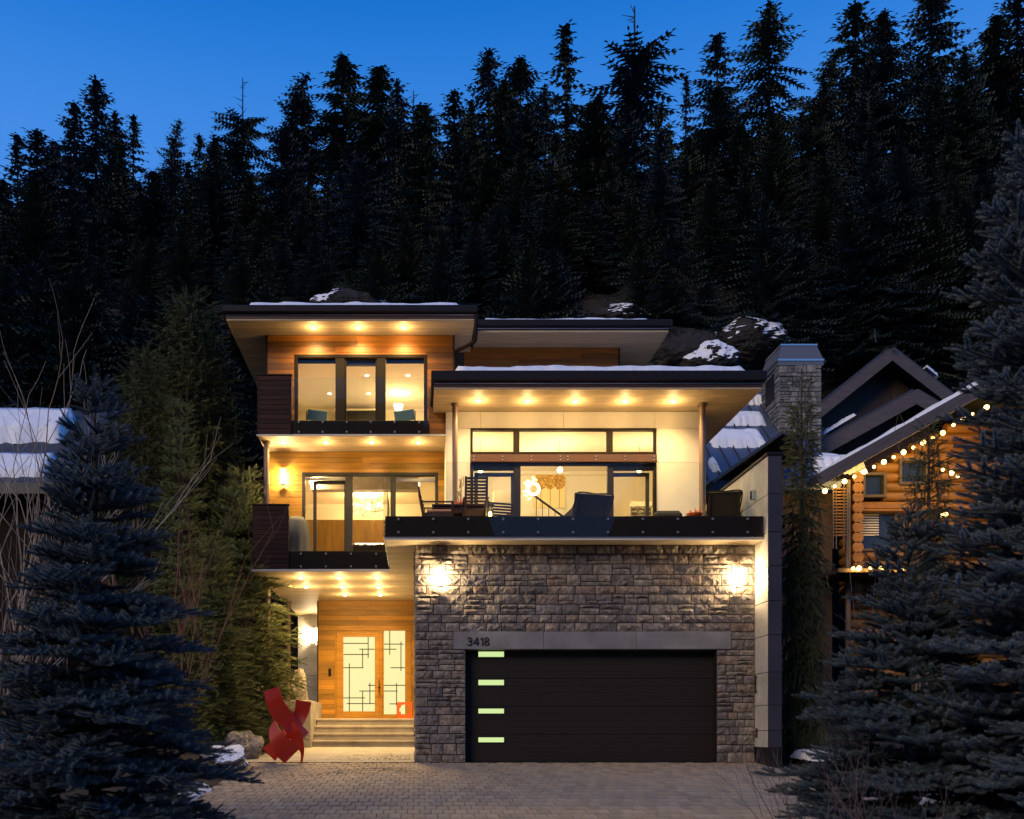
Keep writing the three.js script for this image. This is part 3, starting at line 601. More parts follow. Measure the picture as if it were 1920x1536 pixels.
// ---------------------------------------------------------------- snow on the flat roofs
function snowSlab(name, label, x0, x1, d0, d1, y, h, seed, group = 'snow lying on the roofs', slope = 0) {
  const nx = Math.max(20, Math.round((x1 - x0) / .16)), nz = Math.max(10, Math.round((d1 - d0) / .2)), pos = [], uv = [], idx = [];
  for (let j = 0; j <= nz; j++) for (let i = 0; i <= nx; i++) {
    const u = i / nx, v = j / nz, e = Math.min(u, 1 - u) * (x1 - x0), f = Math.min(v, 1 - v) * (d1 - d0), n = rough2(u * 9 + seed, v * 6 + seed * 2);
    const wob = .75 * h * (rough2(u * 22 + seed, seed) - .45), k = Math.min(1, Math.min(e * .5, f) / .07);
    pos.push(lerp(x0, x1, u) + .12 * (rough2(v * 14, seed * 3) - .45) * (u < .5 ? 1 : -1), y + slope * v * (d1 - d0) + (h * (.75 + .4 * n)) * Math.sqrt(k) - .02 * (1 - k), -(lerp(d0, d1, v) + wob * (1 - v))); uv.push(lerp(x0, x1, u), lerp(d0, d1, v));
  }
  for (let j = 0; j < nz; j++) for (let i = 0; i < nx; i++) { const a = j * (nx + 1) + i, c = a + nx + 1; idx.push(a, a + 1, c, a + 1, c + 1, c); }
  const g = new THREE.BufferGeometry(); g.setAttribute('position', new THREE.Float32BufferAttribute(pos, 3)); g.setAttribute('uv', new THREE.Float32BufferAttribute(uv, 2)); g.setIndex(idx); g.computeVertexNormals();
  const m = new THREE.Mesh(g, M.snow); m.name = numbered(name); scene.add(m); return tag(m, label, 'snow', group);
}
snowSlab('roof_snow', 'thin snow blanket along the front of the highest roof on the left', X(456, DUR + .1), X(868, DUR + .1), DUR + .05, 29, 10.655, .20, 3);
snowSlab('roof_snow', 'snow blanket along the front of the roof over the terrace', X(848, DLR + .1), X(1402, DLR + .1), DLR + .02, 24.4, 8.37, .24, 8);
snowSlab('roof_snow', 'thin snow strip on the roof set back between the other two roofs', 1.55, X(1226, DMR + .1), DMR + .08, 29, 10.715, .18, 5);

// ---------------------------------------------------------------- inside the rooms
function globe(name, p, r, I, label) {
  const t = thing(name, label, 'lamp', null, [p.x, p.y, p.z]);
  part('shade', new THREE.SphereGeometry(r, 20, 14), M.tubeGlow, t);
  return t;
}
{ // upper room: an uplighter near the right wall, a low grey cabinet, a wall mirror
  const p = V(X(747, 27.2), Y(764, 27.2), -27.2), f = 7.85;
  const t = thing('floor_lamp', 'bright uplighter lamp seen through the right pane of the top floor window', 'floor lamp', null, [p.x, f, p.z]);
  part('pole', cyl(V(0, .02, 0), V(0, p.y - f - .1, 0), .014), M.frame, t); part('base', cyl(V(0, 0, 0), V(0, .03, 0), .15, .15, 24), M.frame, t);
  part('lamp_shade', new THREE.CylinderGeometry(.14, .10, .14, 24, 1, true).translate(0, p.y - f, 0), M.tubeGlow, t);
  lampAt(V(p.x, p.y + .05, p.z), P.roomUpper * .10);
  // recessed ceiling lights of the room
  [[618, 738], [691, 738], [688, 704], [765, 704], [765, 738]].forEach(([x, y], i) => {
    const D = (10.20 - EYE) * F / (HZ - y), c = thing('ceiling_spot', `small ceiling light in the top floor room, ${['behind the left pane', 'rear one behind the middle pane', 'front one behind the middle pane', 'front one behind the right pane', 'rear one behind the right pane'][i]}`, 'ceiling light', 'ceiling lights of the top floor room', [X(x, D), 10.2, -D]);
    part('lens', cyl(V(0, 0, 0), V(0, -.012, 0), .05, .05, 16), M.lens, c);
    const s = new THREE.SpotLight(LAMP, P.roomUpper * .46, 0, 1.2, .9); s.position.set(X(x, D), 10.18, -D); s.target.position.set(X(x, D), 0, -D - .3); s.castShadow = true; scene.add(s, s.target);
  });
  const cb = thing('cabinet', 'low grey cabinet at the back of the top floor room', 'cabinet', null, [X(668, 28.3), 7.85, -28.3]);
  part('body', dbox(-.6, .6, 0, Y(771, 28.1) - 7.85, -.25, .25), M.frameGrey, cb); part('top', dbox(-.62, .62, Y(771, 28.1) - 7.85, Y(769, 28.1) - 7.83, -.27, .27), M.plaster, cb);
}
{ // dining room: twig chandelier, panelled cabinets, linear fire, dropped beam
  const c = V(X(692, 25.6), Y(948, 25.6), -25.6), t = thing('twig_chandelier', 'chandelier of pale crossing twigs behind the balcony door', 'chandelier', null, [c.x, c.y, c.z]), r = rng(77);
  for (let i = 0; i < 90; i++) { const a = V((r() - .5) * .95, (r() - .5) * .42, (r() - .5) * .6), d = V(r() - .5, (r() - .5) * 1.1, r() - .5).normalize().multiplyScalar(.12 + r() * .13); part('twig', cyl(a.clone().sub(d), a.clone().add(d), .007, .004, 5), i % 4 ? M.plaster : M.frameGrey, t); }
  part('hanger', cyl(V(0, 0, 0), V(0, 7.38 - c.y, 0), .008), M.steel, t);
  for (const k of [-.3, 0, .3]) { part('bulb', new THREE.SphereGeometry(.03, 12, 8).translate(k, .02, 0), M.lens, t); lampAt(V(c.x + k, c.y + .02, c.z), P.roomDining / 22, new THREE.Color(1, .74, .40)); }
  for (const [x, z] of [[-2.7, -24.6], [-1.4, -27.4], [0, -24.8]]) lampAt(V(x, 7.0, z), P.roomDining / 4);  // globe lamps added to light the room evenly
  [[-2.7, 24.6], [-1.4, 27.4], [0, 24.8]].forEach(([x, D], i) => { const s = thing('added_globe', `added small globe lamp in the room behind the left balcony, ${['over the sliding door', 'near the rear wall', 'by the right pane'][i]}`, 'lamp', 'added globe lamps in the main floor room', [x, 7.0, -D]); part('shade', new THREE.SphereGeometry(.07, 16, 10), M.lens, s); part('stem', cyl(V(0, .06, 0), V(0, .38, 0), .008), M.steel, s); });
  const k = thing('wood_cabinets', 'row of tall wooden cabinet fronts at the back of the room behind the balcony door', 'cabinet', null, [0, 4.66, 0]);
  const xs = [-3.45, -2.6, -1.95, -1.3, -.65, 0, .5];
  for (let i = 0; i + 1 < xs.length; i++) part('cabinet_front', dbox(xs[i] + .004, xs[i + 1] - .004, .08, Y(975, 27) - 4.66, 26.98, 27, .003, 'y', i, i * 2), M.cedarPale[i % 6], k);
  part('cabinet_body', dbox(-3.46, .5, 0, Y(975, 27) - 4.67, 27.0, 27.6), M.floorWood, k);
  part('ceiling_beam', dbox(X(583, 24.7), X(785, 24.7), Y(918, 24.7), 7.38, 24.7, 25.0), M.panel, house);
  const f = thing('linear_fireplace', 'bright linear fire with a low flame behind the balcony glass', 'fireplace', null, [X(692, 25), Y(1024, 25), -25]);
  part('tray', dbox(-.42, .42, -.9, 0, -.15, .15), M.frame, f); part('flame', dbox(-.38, .38, .01, .075, -.02, .03, .02), M.tubeGlow, f); part('pebbles', Array.from({ length: 40 }, () => new THREE.IcosahedronGeometry(.02 + R0() * .02, 0).translate((R0() - .5) * .76, .01, (R0() - .5) * .24)), M.palerock, f, 'stuff');
  lampAt(V(X(680, 25), Y(1008, 25), -24.9), .35);
}
{ // living room: ring mirror with glowing rim, tree painting, stair rail, post, stone panel
  const bd = 27.0, canvas = document.createElement('canvas'); canvas.width = 512; canvas.height = 512; const g = canvas.getContext('2d'), r = rng(9);
  g.fillStyle = '#f4dba0'; g.fillRect(0, 0, 512, 512);
  for (const x of [120, 270, 420]) { g.fillStyle = '#8a6a34'; g.fillRect(x - 5, 200, 10, 312); for (let i = 0; i < 420; i++) { const a = r() * 6.28, q = Math.sqrt(r()) * 95; g.fillStyle = ['#c99a32', '#b07f1e', '#dcb450', '#9a7424'][Math.floor(r() * 4)]; g.beginPath(); g.arc(x + Math.cos(a) * q, 150 + Math.sin(a) * q * 1.1, 8 + r() * 8, 0, 7); g.fill(); } }
  const ct = new THREE.CanvasTexture(canvas); ct.colorSpace = THREE.SRGBColorSpace;
  const pt = thing('tree_painting', 'painting of three golden trees on the living room wall', 'painting', null, [X(1030, bd - .05), Y(918, bd), -(bd - .04)]);
  const pw = X(1057, bd) - X(998, bd); part('canvas', new THREE.PlaneGeometry(pw, 1.05).translate(0, 0, .021), std(1, 1, 1, .8, { map: ct }), pt); part('stretcher', dbox(-pw / 2, pw / 2, -.525, .525, -.0195, .03, .004), M.plaster, pt);
  const mp = V(X(1000, 25.2), Y(917, 25.2), -25.2), mt = thing('ring_lamp', 'round glowing ring lamp in front of the tree painting', 'lamp', null, [mp.x, mp.y, mp.z]);
  part('ring', new THREE.TorusGeometry(.15, .035, 12, 36), M.tubeGlow, mt); part('stem', cyl(V(0, .15, 0), V(0, 7.9 - mp.y, 0), .006), M.steel, mt);
  for (let i = 0; i < 26; i++) { const a = 1.2 + r() * 3.4, q = .16 + r() * .14; part('crystal', new THREE.OctahedronGeometry(.02 + r() * .018).translate(Math.cos(a) * q, Math.sin(a) * q, (r() - .5) * .1), M.bulb, mt); }
  lampAt(V(mp.x, mp.y, mp.z + .02), P.roomLiving * .15, new THREE.Color(1, .8, .5));
  for (const x of [1.6, 3.6, 5.6]) { lampAt(V(x, 7.2, -24.2), P.roomLiving / 6); const s = thing('added_globe', `added globe lamp hung high in the living room, ${x < 2 ? 'left' : x < 4 ? 'middle' : 'right'} one behind the clerestory`, 'lamp', 'added globe lamps in the living room', [x, 7.2, -24.2]); part('shade', new THREE.SphereGeometry(.07, 16, 10), M.lens, s); part('stem', cyl(V(0, .06, 0), V(0, .7, 0), .008), M.steel, s); }  // three globes added to brighten the living room
  const rail = sub('stair_rail', house), a = V(X(1000, 25.6), Y(928, 25.6), -25.6), b = V(X(1052, 25.6), Y(966, 25.6), -25.6), e = b.clone().add(b.clone().sub(a).multiplyScalar(.8));
  part('hand_rail', cyl(a, e, .03), M.frame, rail); for (let i = 0; i < 8; i++) { const q = a.clone().lerp(e, i / 8 + .06); part('baluster', cyl(q, q.clone().add(V(0, -.55, 0)), .01), M.frame, rail); }
  part('post', dbox(X(1078, 26.5), X(1084, 26.5), 4.66, 7.2, 26.5, 26.6), M.frame, house);
  part('header_wall', dbox(.8, 6.45, Y(890, 26.9), 7.9, 26.9, 26.99), M.plaster, house);
  part('door_casing', [dbox(X(1131, 26.6), X(1136, 26.6), 4.66, 7.0, 26.6, 26.7)], M.white, house);
  const sp = sub('stone_panel', house); for (let i = 0; i < 9; i++) for (let k = 0; k < 3; k++) part('stone', stoneGeo(.17, .10, r).translate(X(1189, 24.6) + k * .18 , 5.45 + i * .11, -24.6), M.palerock, sp);
  part('back_board', dbox(X(1183, 24.6), X(1222, 24.6), 4.66, 6.5, 24.62, 24.8), M.plaster, house);
  const fr = thing('tall_cabinet', 'pale tall cabinet with a small handle behind the left terrace door', 'cabinet', null, [X(941, 24.8), 4.66, -24.8]);
  part('door', dbox(-.24, .24, .02, 2.1, -.3, 0), M.plaster, fr); part('handle', dbox(-.20, -.10, .87, .90, -.33, -.301, .004), M.steel, fr);
}

// ---------------------------------------------------------------- rock outcrops with snow behind the house
function blob(rx, ry, rz, seed, detail = 5, amp = .35) {
  const g = new THREE.IcosahedronGeometry(1, detail), p = g.attributes.position, v = new THREE.Vector3();
  for (let i = 0; i < p.count; i++) { v.fromBufferAttribute(p, i); const n = rough2(v.x * 1.7 + seed, v.y * 1.7 + v.z * 1.3 + seed * 2) * 1.1 + .35 * Math.abs(rough2(v.z * 4 + seed, v.x * 4 - v.y * 3) - .45); v.multiplyScalar(1 - amp * .6 + amp * n); p.setXYZ(i, v.x * rx, v.y * ry, v.z * rz); }
  g.computeVertexNormals(); return metreUV(g);
}
function snowCap(g, seed, cover, lift = .05) { // the upward faces of a rock, lifted off it, with a ragged edge
  const p = g.attributes.position, n = g.attributes.normal, out = [], c = new THREE.Vector3(), m = new THREE.Vector3();
  const q = g.clone(); 
  for (let i = 0; i < p.count; i += 3) {
    c.set(0, 0, 0); m.set(0, 0, 0);
    for (let k = 0; k < 3; k++) { c.add(V(p.getX(i + k), p.getY(i + k), p.getZ(i + k))); }
    c.multiplyScalar(1 / 3);
    const a = V(p.getX(i), p.getY(i), p.getZ(i)), b = V(p.getX(i + 1), p.getY(i + 1), p.getZ(i + 1)), d = V(p.getX(i + 2), p.getY(i + 2), p.getZ(i + 2));
    m.copy(b).sub(a).cross(d.clone().sub(a)).normalize();
    if (m.dot(c) < 0) m.negate();
    if (m.y * .55 + .35 + 1.5 * (vn(c.x * 1.3 + seed, c.z * 1.3 + c.y) * .7 + .3 * vn(c.x * 4 + seed, c.z * 4 + c.y * 3) - .5) > cover) for (const w of [a, b, d]) { const l = w.clone().normalize(); out.push(w.x + l.x * lift * .3, w.y + lift, w.z + l.z * lift * .3); }
  }
  const o = new THREE.BufferGeometry(); o.setAttribute('position', new THREE.Float32BufferAttribute(out, 3)); o.computeVertexNormals(); return metreUV(o);
}
[[655, 566, 37.5, 1.7, .85, 1.6, .74, 'snow topped rock mound above the highest roof on the left'], [1160, 588, 37.5, 1.5, .6, 1.3, .84, 'low snow patched rock above the right end of the middle roof'], [1400, 628, 37, 1.8, 1.0, 1.6, .80, 'large dark rock with snow on top left of the stone chimney'], [1325, 660, 35.5, 1.1, .8, 1.1, .80, 'smaller rock with a slanting snow patch behind the terrace roof'], [735, 545, 43, 1.3, .6, 1.2, .75, 'far snowy rock among the tree trunks above the left roof'], [1240, 640, 36.5, 2.2, 1.4, 1.6, .99, 'bare dark rock between the snow patches above the middle roof']].forEach(([px, py, D, rx, ry, rz, cover, label], i) => {
  const p = at(px, py + 12, D), t = thing('rock_outcrop', label, 'rock', 'rock outcrops on the hillside', [p.x, p.y - ry * .35, p.z]), g = blob(rx, ry, rz, i * 3.7 + 1, 14, .5);
  part('rock', g, M.rock, t); if (cover < .98) part('snow_patch', snowCap(g, i * 2.3, cover), M.snow, t);
});

// ---------------------------------------------------------------- conifers
const leafMat = (r, g, b) => new THREE.MeshStandardMaterial({ color: new THREE.Color(r, g, b), roughness: .8, side: THREE.DoubleSide });
M.fir = [leafMat(.032, .054, .050), leafMat(.028, .050, .062), leafMat(.042, .060, .038)];
M.firTrunk = std(.026, .021, .018, .95);
M.limb = std(.05, .038, .028, .95);
M.cedarLeaf = leafMat(.060, .070, .020);
M.hemlock = leafMat(.125, .148, .038);
M.twigBark = std(.16, .12, .10, .9);
// far conifer: a tapered trunk, limbs, and flat ragged sprays along every limb
function firGeo(o) {
  const r = rng(o.seed), H = o.H, pos = [], trunk = [];
  const lean = (o.lean || 0), bx = (y) => lean * Math.pow(y / H, 3) * H * .1;
  for (let k = 0; k < 8; k++) { const a = H * k / 8, b = H * (k + 1) / 8; trunk.push(cyl(V(bx(a), a, 0), V(bx(b), b, 0), .011 * H * (1 - k / 8.3) + .03, .011 * H * (1 - (k + 1) / 8.3) + .03, 6)); }
  const tri = (a, b, c) => pos.push(a.x, a.y, a.z, b.x, b.y, b.z, c.x, c.y, c.z);
  const spray = (p, d, L, w) => { const side = V(-d.z, 0, d.x).normalize().multiplyScalar(w), e = p.clone().addScaledVector(d, L), m = p.clone().addScaledVector(d, L * .38); e.y -= L * .18; tri(p, m.clone().add(side), e); tri(p, e, m.clone().sub(side)); };
  const y0 = H * (o.base ?? .12), top = H * (1 - (o.bare || 0));
  for (let y = y0; y < top; y += (o.step || .38) * (.7 + .6 * r()) * (y > top * .88 ? .6 : 1)) {
    const t = (y - y0) / (H - y0), n = 5 + Math.floor(r() * 3), gap = o.gappy && r() < o.gappy;
    for (let k = 0; k < n; k++) {
      const a = r() * Math.PI * 2, prof = Math.pow(1 - t, o.pow || .8) * (t < .12 ? .65 + t * 3 : 1);
      let L = o.R * 1.75 * prof * (.55 + .65 * r()) + .18; if (gap) L *= .35; if (r() < .04) L *= 1.35;
      const up = (o.up ?? -.15) + .5 * t * (o.upTop ?? .8) + (r() - .5) * .25, d = V(Math.cos(a), up, Math.sin(a)).normalize(), p0 = V(bx(y), y, 0);
      const segs = Math.max(2, Math.round(L / .34));
      let p = p0.clone();
      for (let s = 0; s < segs; s++) {
        const q = p.clone().addScaledVector(d, L / segs); d.y += (s < segs * .6 ? -.05 : .07); d.normalize();
        { const sd = V(-d.z, 0, d.x).multiplyScalar(.13 * (1 - .6 * s / segs) * (o.fat || 1)), e = q.clone(); e.y -= .05; tri(p.clone().add(sd), p.clone().sub(sd), e); const hg = p.clone().lerp(q, .5); hg.y -= .16 + .16 * r(); tri(p, q, hg); }
        const w = (.45 + .4 * r()) * Math.min(1, .35 + L * .35) * (o.fat || 1), f = 1 - .45 * s / segs;
        if (s > 0 || L < .7) for (const sg of [-1, 1]) { const dd = V(d.x * .7 - d.z * sg * .75, d.y * .6 - .12 * r(), d.z * .7 + d.x * sg * .75).normalize(); spray(p, dd, w * f, .11 * f * (o.fat || 1)); }
        if (r() < .7) spray(p, d.clone().add(V(0, r() * .4 - .3, 0)).normalize(), w * .8 * f, .10);
        p = q;
      }
      spray(p, d, .3 + .2 * r(), .07);
    }
  }
  if (o.bare) for (let i = 0; i < 12; i++) { const y = top + (H - top) * r() * .9, a = r() * 6.28, L = .3 + .7 * r(); trunk.push(cyl(V(bx(y), y, 0), V(bx(y) + Math.cos(a) * L, y + .15 * (r() - .3), Math.sin(a) * L), .03, .01, 4)); }
  for (let i = 0; i < 10; i++) { const y = y0 * (.4 + .6 * r()), a = r() * 6.28, L = .4 + r(); trunk.push(cyl(V(bx(y), y, 0), V(bx(y) + Math.cos(a) * L, y - .2 * r(), Math.sin(a) * L), .025, .008, 4)); }
  const g = new THREE.BufferGeometry(); g.setAttribute('position', new THREE.Float32BufferAttribute(pos, 3)); g.computeVertexNormals();
  g.setAttribute('uv', new THREE.BufferAttribute(new Float32Array(pos.length / 3 * 2), 2));
  return { crown: g, trunk: merge(trunk) };
}
const KIND = [ // seeds, heights and habits of the hillside trees
  { seed: 1, H: 20, R: 3.4, pow: .85 }, { seed: 2, H: 20, R: 2.6, pow: .75, gappy: .2, base: .25 }, { seed: 3, H: 20, R: 3.0, pow: .65, gappy: .3, base: .3, upTop: .4, fat: 1.25 },
  { seed: 4, H: 20, R: 2.0, pow: .9, step: .46 }, { seed: 5, H: 20, R: 3.6, pow: .7, gappy: .25, base: .2, up: -.25 }, { seed: 6, H: 20, R: 2.9, pow: .55, gappy: .35, bare: .14, base: .2, fat: 1.2 },
  { seed: 7, H: 20, R: 2.4, pow: .6, gappy: .3, lean: 1.6, base: .25 }, { seed: 8, H: 20, R: 3.9, pow: .8, base: .05, up: -.05 },
].map((o) => ({ ...firGeo(o), H: o.H }));
function fir(kind, x, D, topY, label, turn, mat, group = 'conifers of the hillside forest', wide = 1) {
  const y = groundY(x, D) - .3, k = KIND[kind], s = (topY - y) / k.H, t = thing('conifer_tree', label, 'conifer', group, [x, y, -D]);
  const c = part('crown', k.crown, M.fir[mat], t), u = part('trunk', k.trunk, M.firTrunk, t);
  t.scale.set(s * wide, s, s * wide); t.rotation.y = turn; return t;
}
{
  const r = rng(303);
  // the trees that stand out against the sky: apex pixel, depth, kind, spread, label
  const sky = [
    [6, 340, 50, 3, .8, 'spindly conifer top at the left edge of the skyline'], [32, 392, 46, 1, 1, 'low conifer at the foot of the skyline by the left edge'],
    [62, 345, 48, 4, .9, 'conifer lowest on the left slope of the large pointed group'], [98, 268, 49, 4, .9, 'conifer second up the left slope of the large pointed group'], [140, 192, 52, 0, .9, 'tall conifer just left of the pointed peak in the left skyline group'], [180, 150, 52, 0, 1, 'tallest pointed conifer of the left skyline group'], [216, 210, 50, 1, .9, 'conifer just right of the pointed peak in the left skyline group'],
    [250, 218, 52, 3, .9, 'narrow conifer in the dip right of the left skyline group'], [297, 236, 50, 6, .6, 'thin crooked conifer with a bent tip against the sky'], [326, 260, 48, 1, .8, 'small conifer right of the thin crooked one on the skyline'], [374, 252, 50, 0, .7, 'small pointed conifer in the low part of the skyline'], [402, 268, 47, 2, .8, 'low ragged conifer left of the twin topped tree'],
    [455, 146, 50, 5, .75, 'ragged conifer forming the left half of the twin topped pair'], [504, 143, 50, 6, .8, 'leaning conifer forming the right half of the twin topped pair'], [568, 178, 50, 2, .9, 'bushy conifer between the twin topped pair and the tall ragged tree'], [644, 106, 50, 2, .9, 'tall ragged round topped conifer above the left roof'], [710, 126, 50, 2, .95, 'bushy flat topped conifer right of the tall ragged tree'], [745, 150, 48, 1, .8, 'conifer tucked behind the bushy flat topped one'], [775, 170, 51, 5, .8, 'conifer with a sparse top left of the dip above the roofs'], [798, 198, 47, 4, .8, 'low conifer at the dip above the roofs'],
    [852, 168, 49, 1, .9, 'small conifer at the left foot of the pointed middle tree'], [884, 190, 47, 0, .7, 'small pointed conifer against the middle tree'], [917, 92, 50, 1, .9, 'pointed conifer in the middle of the skyline'], [946, 150, 47, 2, .8, 'conifer crowded between the two middle skyline trees'], [976, 110, 50, 2, .9, 'bushy conifer right of the pointed middle one'], [1022, 160, 48, 4, .7, 'low conifer left of the slim tall tree'],
    [1062, 46, 52, 3, 1, 'slim tall evenly tapered conifer standing clear of its neighbours'], [1122, 180, 47, 2, .9, 'low round topped conifer left of the dead topped tree'], [1190, 12, 51, 5, 1, 'tall conifer with a bare dead top against the sky'], [1240, 190, 46, 1, .7, 'low conifer at the right foot of the dead topped tree'], [1286, 143, 50, 3, .7, 'thin small conifer right of the dead topped tree'],
    [1345, 63, 50, 0, .9, 'pointed conifer left of the broad tree on the right skyline'], [1442, 8, 50, 4, .95, 'broad tall conifer with a flat side limb on the right skyline'], [1502, 105, 46, 6, .9, 'leaning conifer at the right flank of the broad tall one'], [1540, 200, 46, 1, .8, 'low conifer filling the gap on the right skyline'], [1604, 4, 50, 1, 1.05, 'tall conifer right of the gap on the right skyline'], [1655, 24, 47, 2, .9, 'conifer squeezed left of the tallest right hand tree'], [1746, -45, 48, 7, .9, 'largest dark conifer cut by the top edge on the right'], [1810, 95, 45, 4, .8, 'lower conifer right of the largest tree'], [1868, 30, 47, 2, 1, 'bushy conifer near the top right corner'], [1908, -40, 48, 0, 1, 'conifer cut by the top right corner'],
  ];
  for (const [px, py, D, k, w, label] of sky) fir(k, X(px, D), D, Y(py, D), label, k === 6 ? -.3 + r() * .4 : r() * 6.28, Math.floor(r() * 3), undefined, w);
  // the rest of the wood, tree behind tree
  let n = 0;
  const rows = [[46, 58, 250, 60], [43, 56, 330, 60], [40.5, 52, 400, 50], [38.2, 52, 450, 40], [36, 56, 500, 40], [34, 64, 560, 40], [55, 60, 270, 60]];
  for (const [D0, step, py0, jit] of rows) for (let px = -40; px < 1990; px += step * (.75 + .5 * r())) {
    const D = D0 + (r() - .5) * 3, hi = py0 + (r() - .5) * jit * 2 + 70 * Math.exp(-Math.pow((px - 250) / 260, 2)) - 80 * smooth(1150, 1700, px);
    if (D < 41.8 && ((px > 540 && px < 800) || (px > 1080 && px < 1480)) && r() < .55) continue;
    if (D < 35.5 && px > 430 && px < 1620) continue;
    if (D < 36.6 && px >= 1480) continue;
    fir(D < 44 ? pick([0, 3, 4, 7, 7], r) : Math.floor(r() * 5), X(px, D), D, Y(hi, D), 'dark conifer of the dense hillside wood, lost among its neighbours below the skyline', r() * 6.28, Math.floor(r() * 3), 'conifers massed below the skyline', .95 + .3 * r() + (D < 42 ? .35 : 0)); n++;
  }
  console.log('wood', n);
  // firs on the slope across the road, behind the camera, mirrored in the balcony glass
}
// near conifer: whorls of limbs, side shoots, every shoot a bottle brush of needles (instances of one brush)
function brushGeo(seed, needles, L, len, w, forward) {
  const r = rng(seed), pos = [];
  for (let i = 0; i < needles; i++) {
    const t = i / needles, a = i * 2.399 + r(), y = t * L, k = len * (t > .9 ? .9 : 1) * (.8 + .4 * r()), f = forward + .3 * (t > .85 ? 1.6 : 0);
    const d = V(Math.cos(a), f, Math.sin(a)).normalize(), s = V(-Math.sin(a), 0, Math.cos(a)).multiplyScalar(w);
    const e = V(0, y, 0).addScaledVector(d, k); pos.push(s.x, y, s.z, -s.x, y, -s.z, e.x, e.y, e.z);
  }
  for (let i = 0; i < 3; i++) { const a = i * 2.09, b = a + 2.09, q = .0035; pos.push(Math.cos(a) * q, 0, Math.sin(a) * q, Math.cos(b) * q, 0, Math.sin(b) * q, 0, L, 0); }
  const g = new THREE.BufferGeometry(); g.setAttribute('position', new THREE.Float32BufferAttribute(pos, 3)); g.computeVertexNormals(); return g;
}
const BR = { blue: brushGeo(1, 90, .13, .034, .0036, .70), green: brushGeo(2, 44, .15, .026, .004, .6), droop: brushGeo(3, 40, .16, .030, .0045, .9) };
function spruce(name, label, pos, o) {
  const r = rng(o.seed), t = thing(name, label, o.category || 'spruce', null, pos), H = o.H, wood = [], mats = [], cols = [], up = V(0, 1, 0), q = new THREE.Quaternion(), m = new THREE.Matrix4(), col = new THREE.Color();
  for (let k = 0; k < 10; k++) wood.push(cyl(V(0, H * k / 10, 0), V(0, H * (k + 1) / 10, 0), .014 * H * (1 - k / 10.4) + .006, .014 * H * (1 - (k + 1) / 10.4) + .006, 8));
  const put = (p, d, s, tip) => { q.setFromUnitVectors(up, d); m.compose(p, q, V(s * (o.fat || 1), s, s * (o.fat || 1))); mats.push(m.clone()); const k = .8 + .4 * r(); cols.push(k * (1 + (r() - .5) * .12), k, k * (1 + (r() - .5) * .12)); };
  const shoot = (p, d, L, depth) => { // a chain of brushes with side shoots
    const step = .115 * (o.scale || 1); let left = L; p = p.clone(); d = d.clone();
    while (left > .03) {
      const s = Math.min(1, left / step + .25) * (o.scale || 1); put(p, d, s, left < step ? 1 : 0);
      if (depth < 2 && left < L - .02 && left > step * .8) for (const sg of [-1, 1]) if (r() < .85) { const side = V(-d.z, 0, d.x).normalize().multiplyScalar(sg * (.75 + .3 * r())); shoot(p, d.clone().multiplyScalar(.8).add(side).add(V(0, (o.lift ?? .12) + (r() - .5) * .4, 0)).normalize(), Math.min(left * .55, .34) * (.6 + .5 * r()), depth + 1); }
      p.addScaledVector(d, step * .92); d.add(V((r() - .5) * .12, (o.curl ?? .05) + (r() - .5) * .1, (r() - .5) * .12)).normalize(); left -= step;
    }
  };
  const whorl = o.whorl || .24;
  for (let y = H * (o.base ?? .04); y < H * .985; y += whorl * (.75 + .5 * r()) * (y > H * .75 ? .7 : 1)) {
    const f = 1 - y / H, n = Math.round((o.n || 7) * (f < .2 ? .75 : 1));
    const a0 = r() * 6.28;
    for (let k = 0; k < n; k++) {
      const a = a0 + (k + (r() - .5) * .7) / n * Math.PI * 2, L = (o.R * Math.pow(f, o.pow || .78) * (o.taper ? Math.min(1, (1 - f) * 5 + .6) : 1) + .10) * (.72 + .45 * r());
      const droop = (o.droop ?? .1), el = lerp(-droop, .75, Math.pow(1 - f, 2.2)) + (r() - .5) * .18;
      let d = V(Math.cos(a) * Math.cos(el), Math.sin(el), Math.sin(a) * Math.cos(el)), p = V(0, Math.min(H * .985, Math.max(.1, y + (r() - .5) * whorl * 1.3)), 0); const step = .12 * (o.scale || 1), p0 = p.clone(); let run = 0; const limb = [p0.clone()];
      while (run < L) {
        const u = run / L;
        if (u > (o.inner ?? .22)) {
          put(p, d, 1 * (o.scale || 1), u > .9 ? 1 : 0);
          const sl = Math.min(.55 * (L - run) + .10, .55) * (o.side || 1);
          for (const sg of [-1, 1]) if (r() < .92) { const side = V(-d.z, 0, d.x).normalize().multiplyScalar(sg * (.8 + .35 * r())); shoot(p, d.clone().multiplyScalar(.75).add(side).add(V(0, (o.lift ?? .12) + (r() - .5) * .35 - (o.hang || 0), 0)).normalize(), sl * (.7 + .5 * r()), L > .5 ? 1 : 2); }
          if (o.hang && r() < .8) shoot(p, V((r() - .5) * .5, -1, (r() - .5) * .5).normalize(), .22 + .2 * r(), 2);
          if (!o.hang && r() < .3) shoot(p, d.clone().add(V((r() - .5) * .4, .8, (r() - .5) * .4)).normalize(), .12 + .1 * r(), 2);
        }
        p = p.clone().addScaledVector(d, step); d.y += lerp(-(o.sag ?? .045), (o.tipUp ?? .06), u); d.normalize(); run += step; limb.push(p.clone());
      }
      if (L > .25) for (let i = 0; i + 2 < limb.length; i += 2) wood.push(cyl(limb[i], limb[i + 2], .004 + .011 * L * (1 - i / limb.length), .003 + .011 * L * (1 - (i + 2) / limb.length), 5));
    }
  }
  shoot(V(0, H * .93, 0), up, H * .06 + .15, 0);
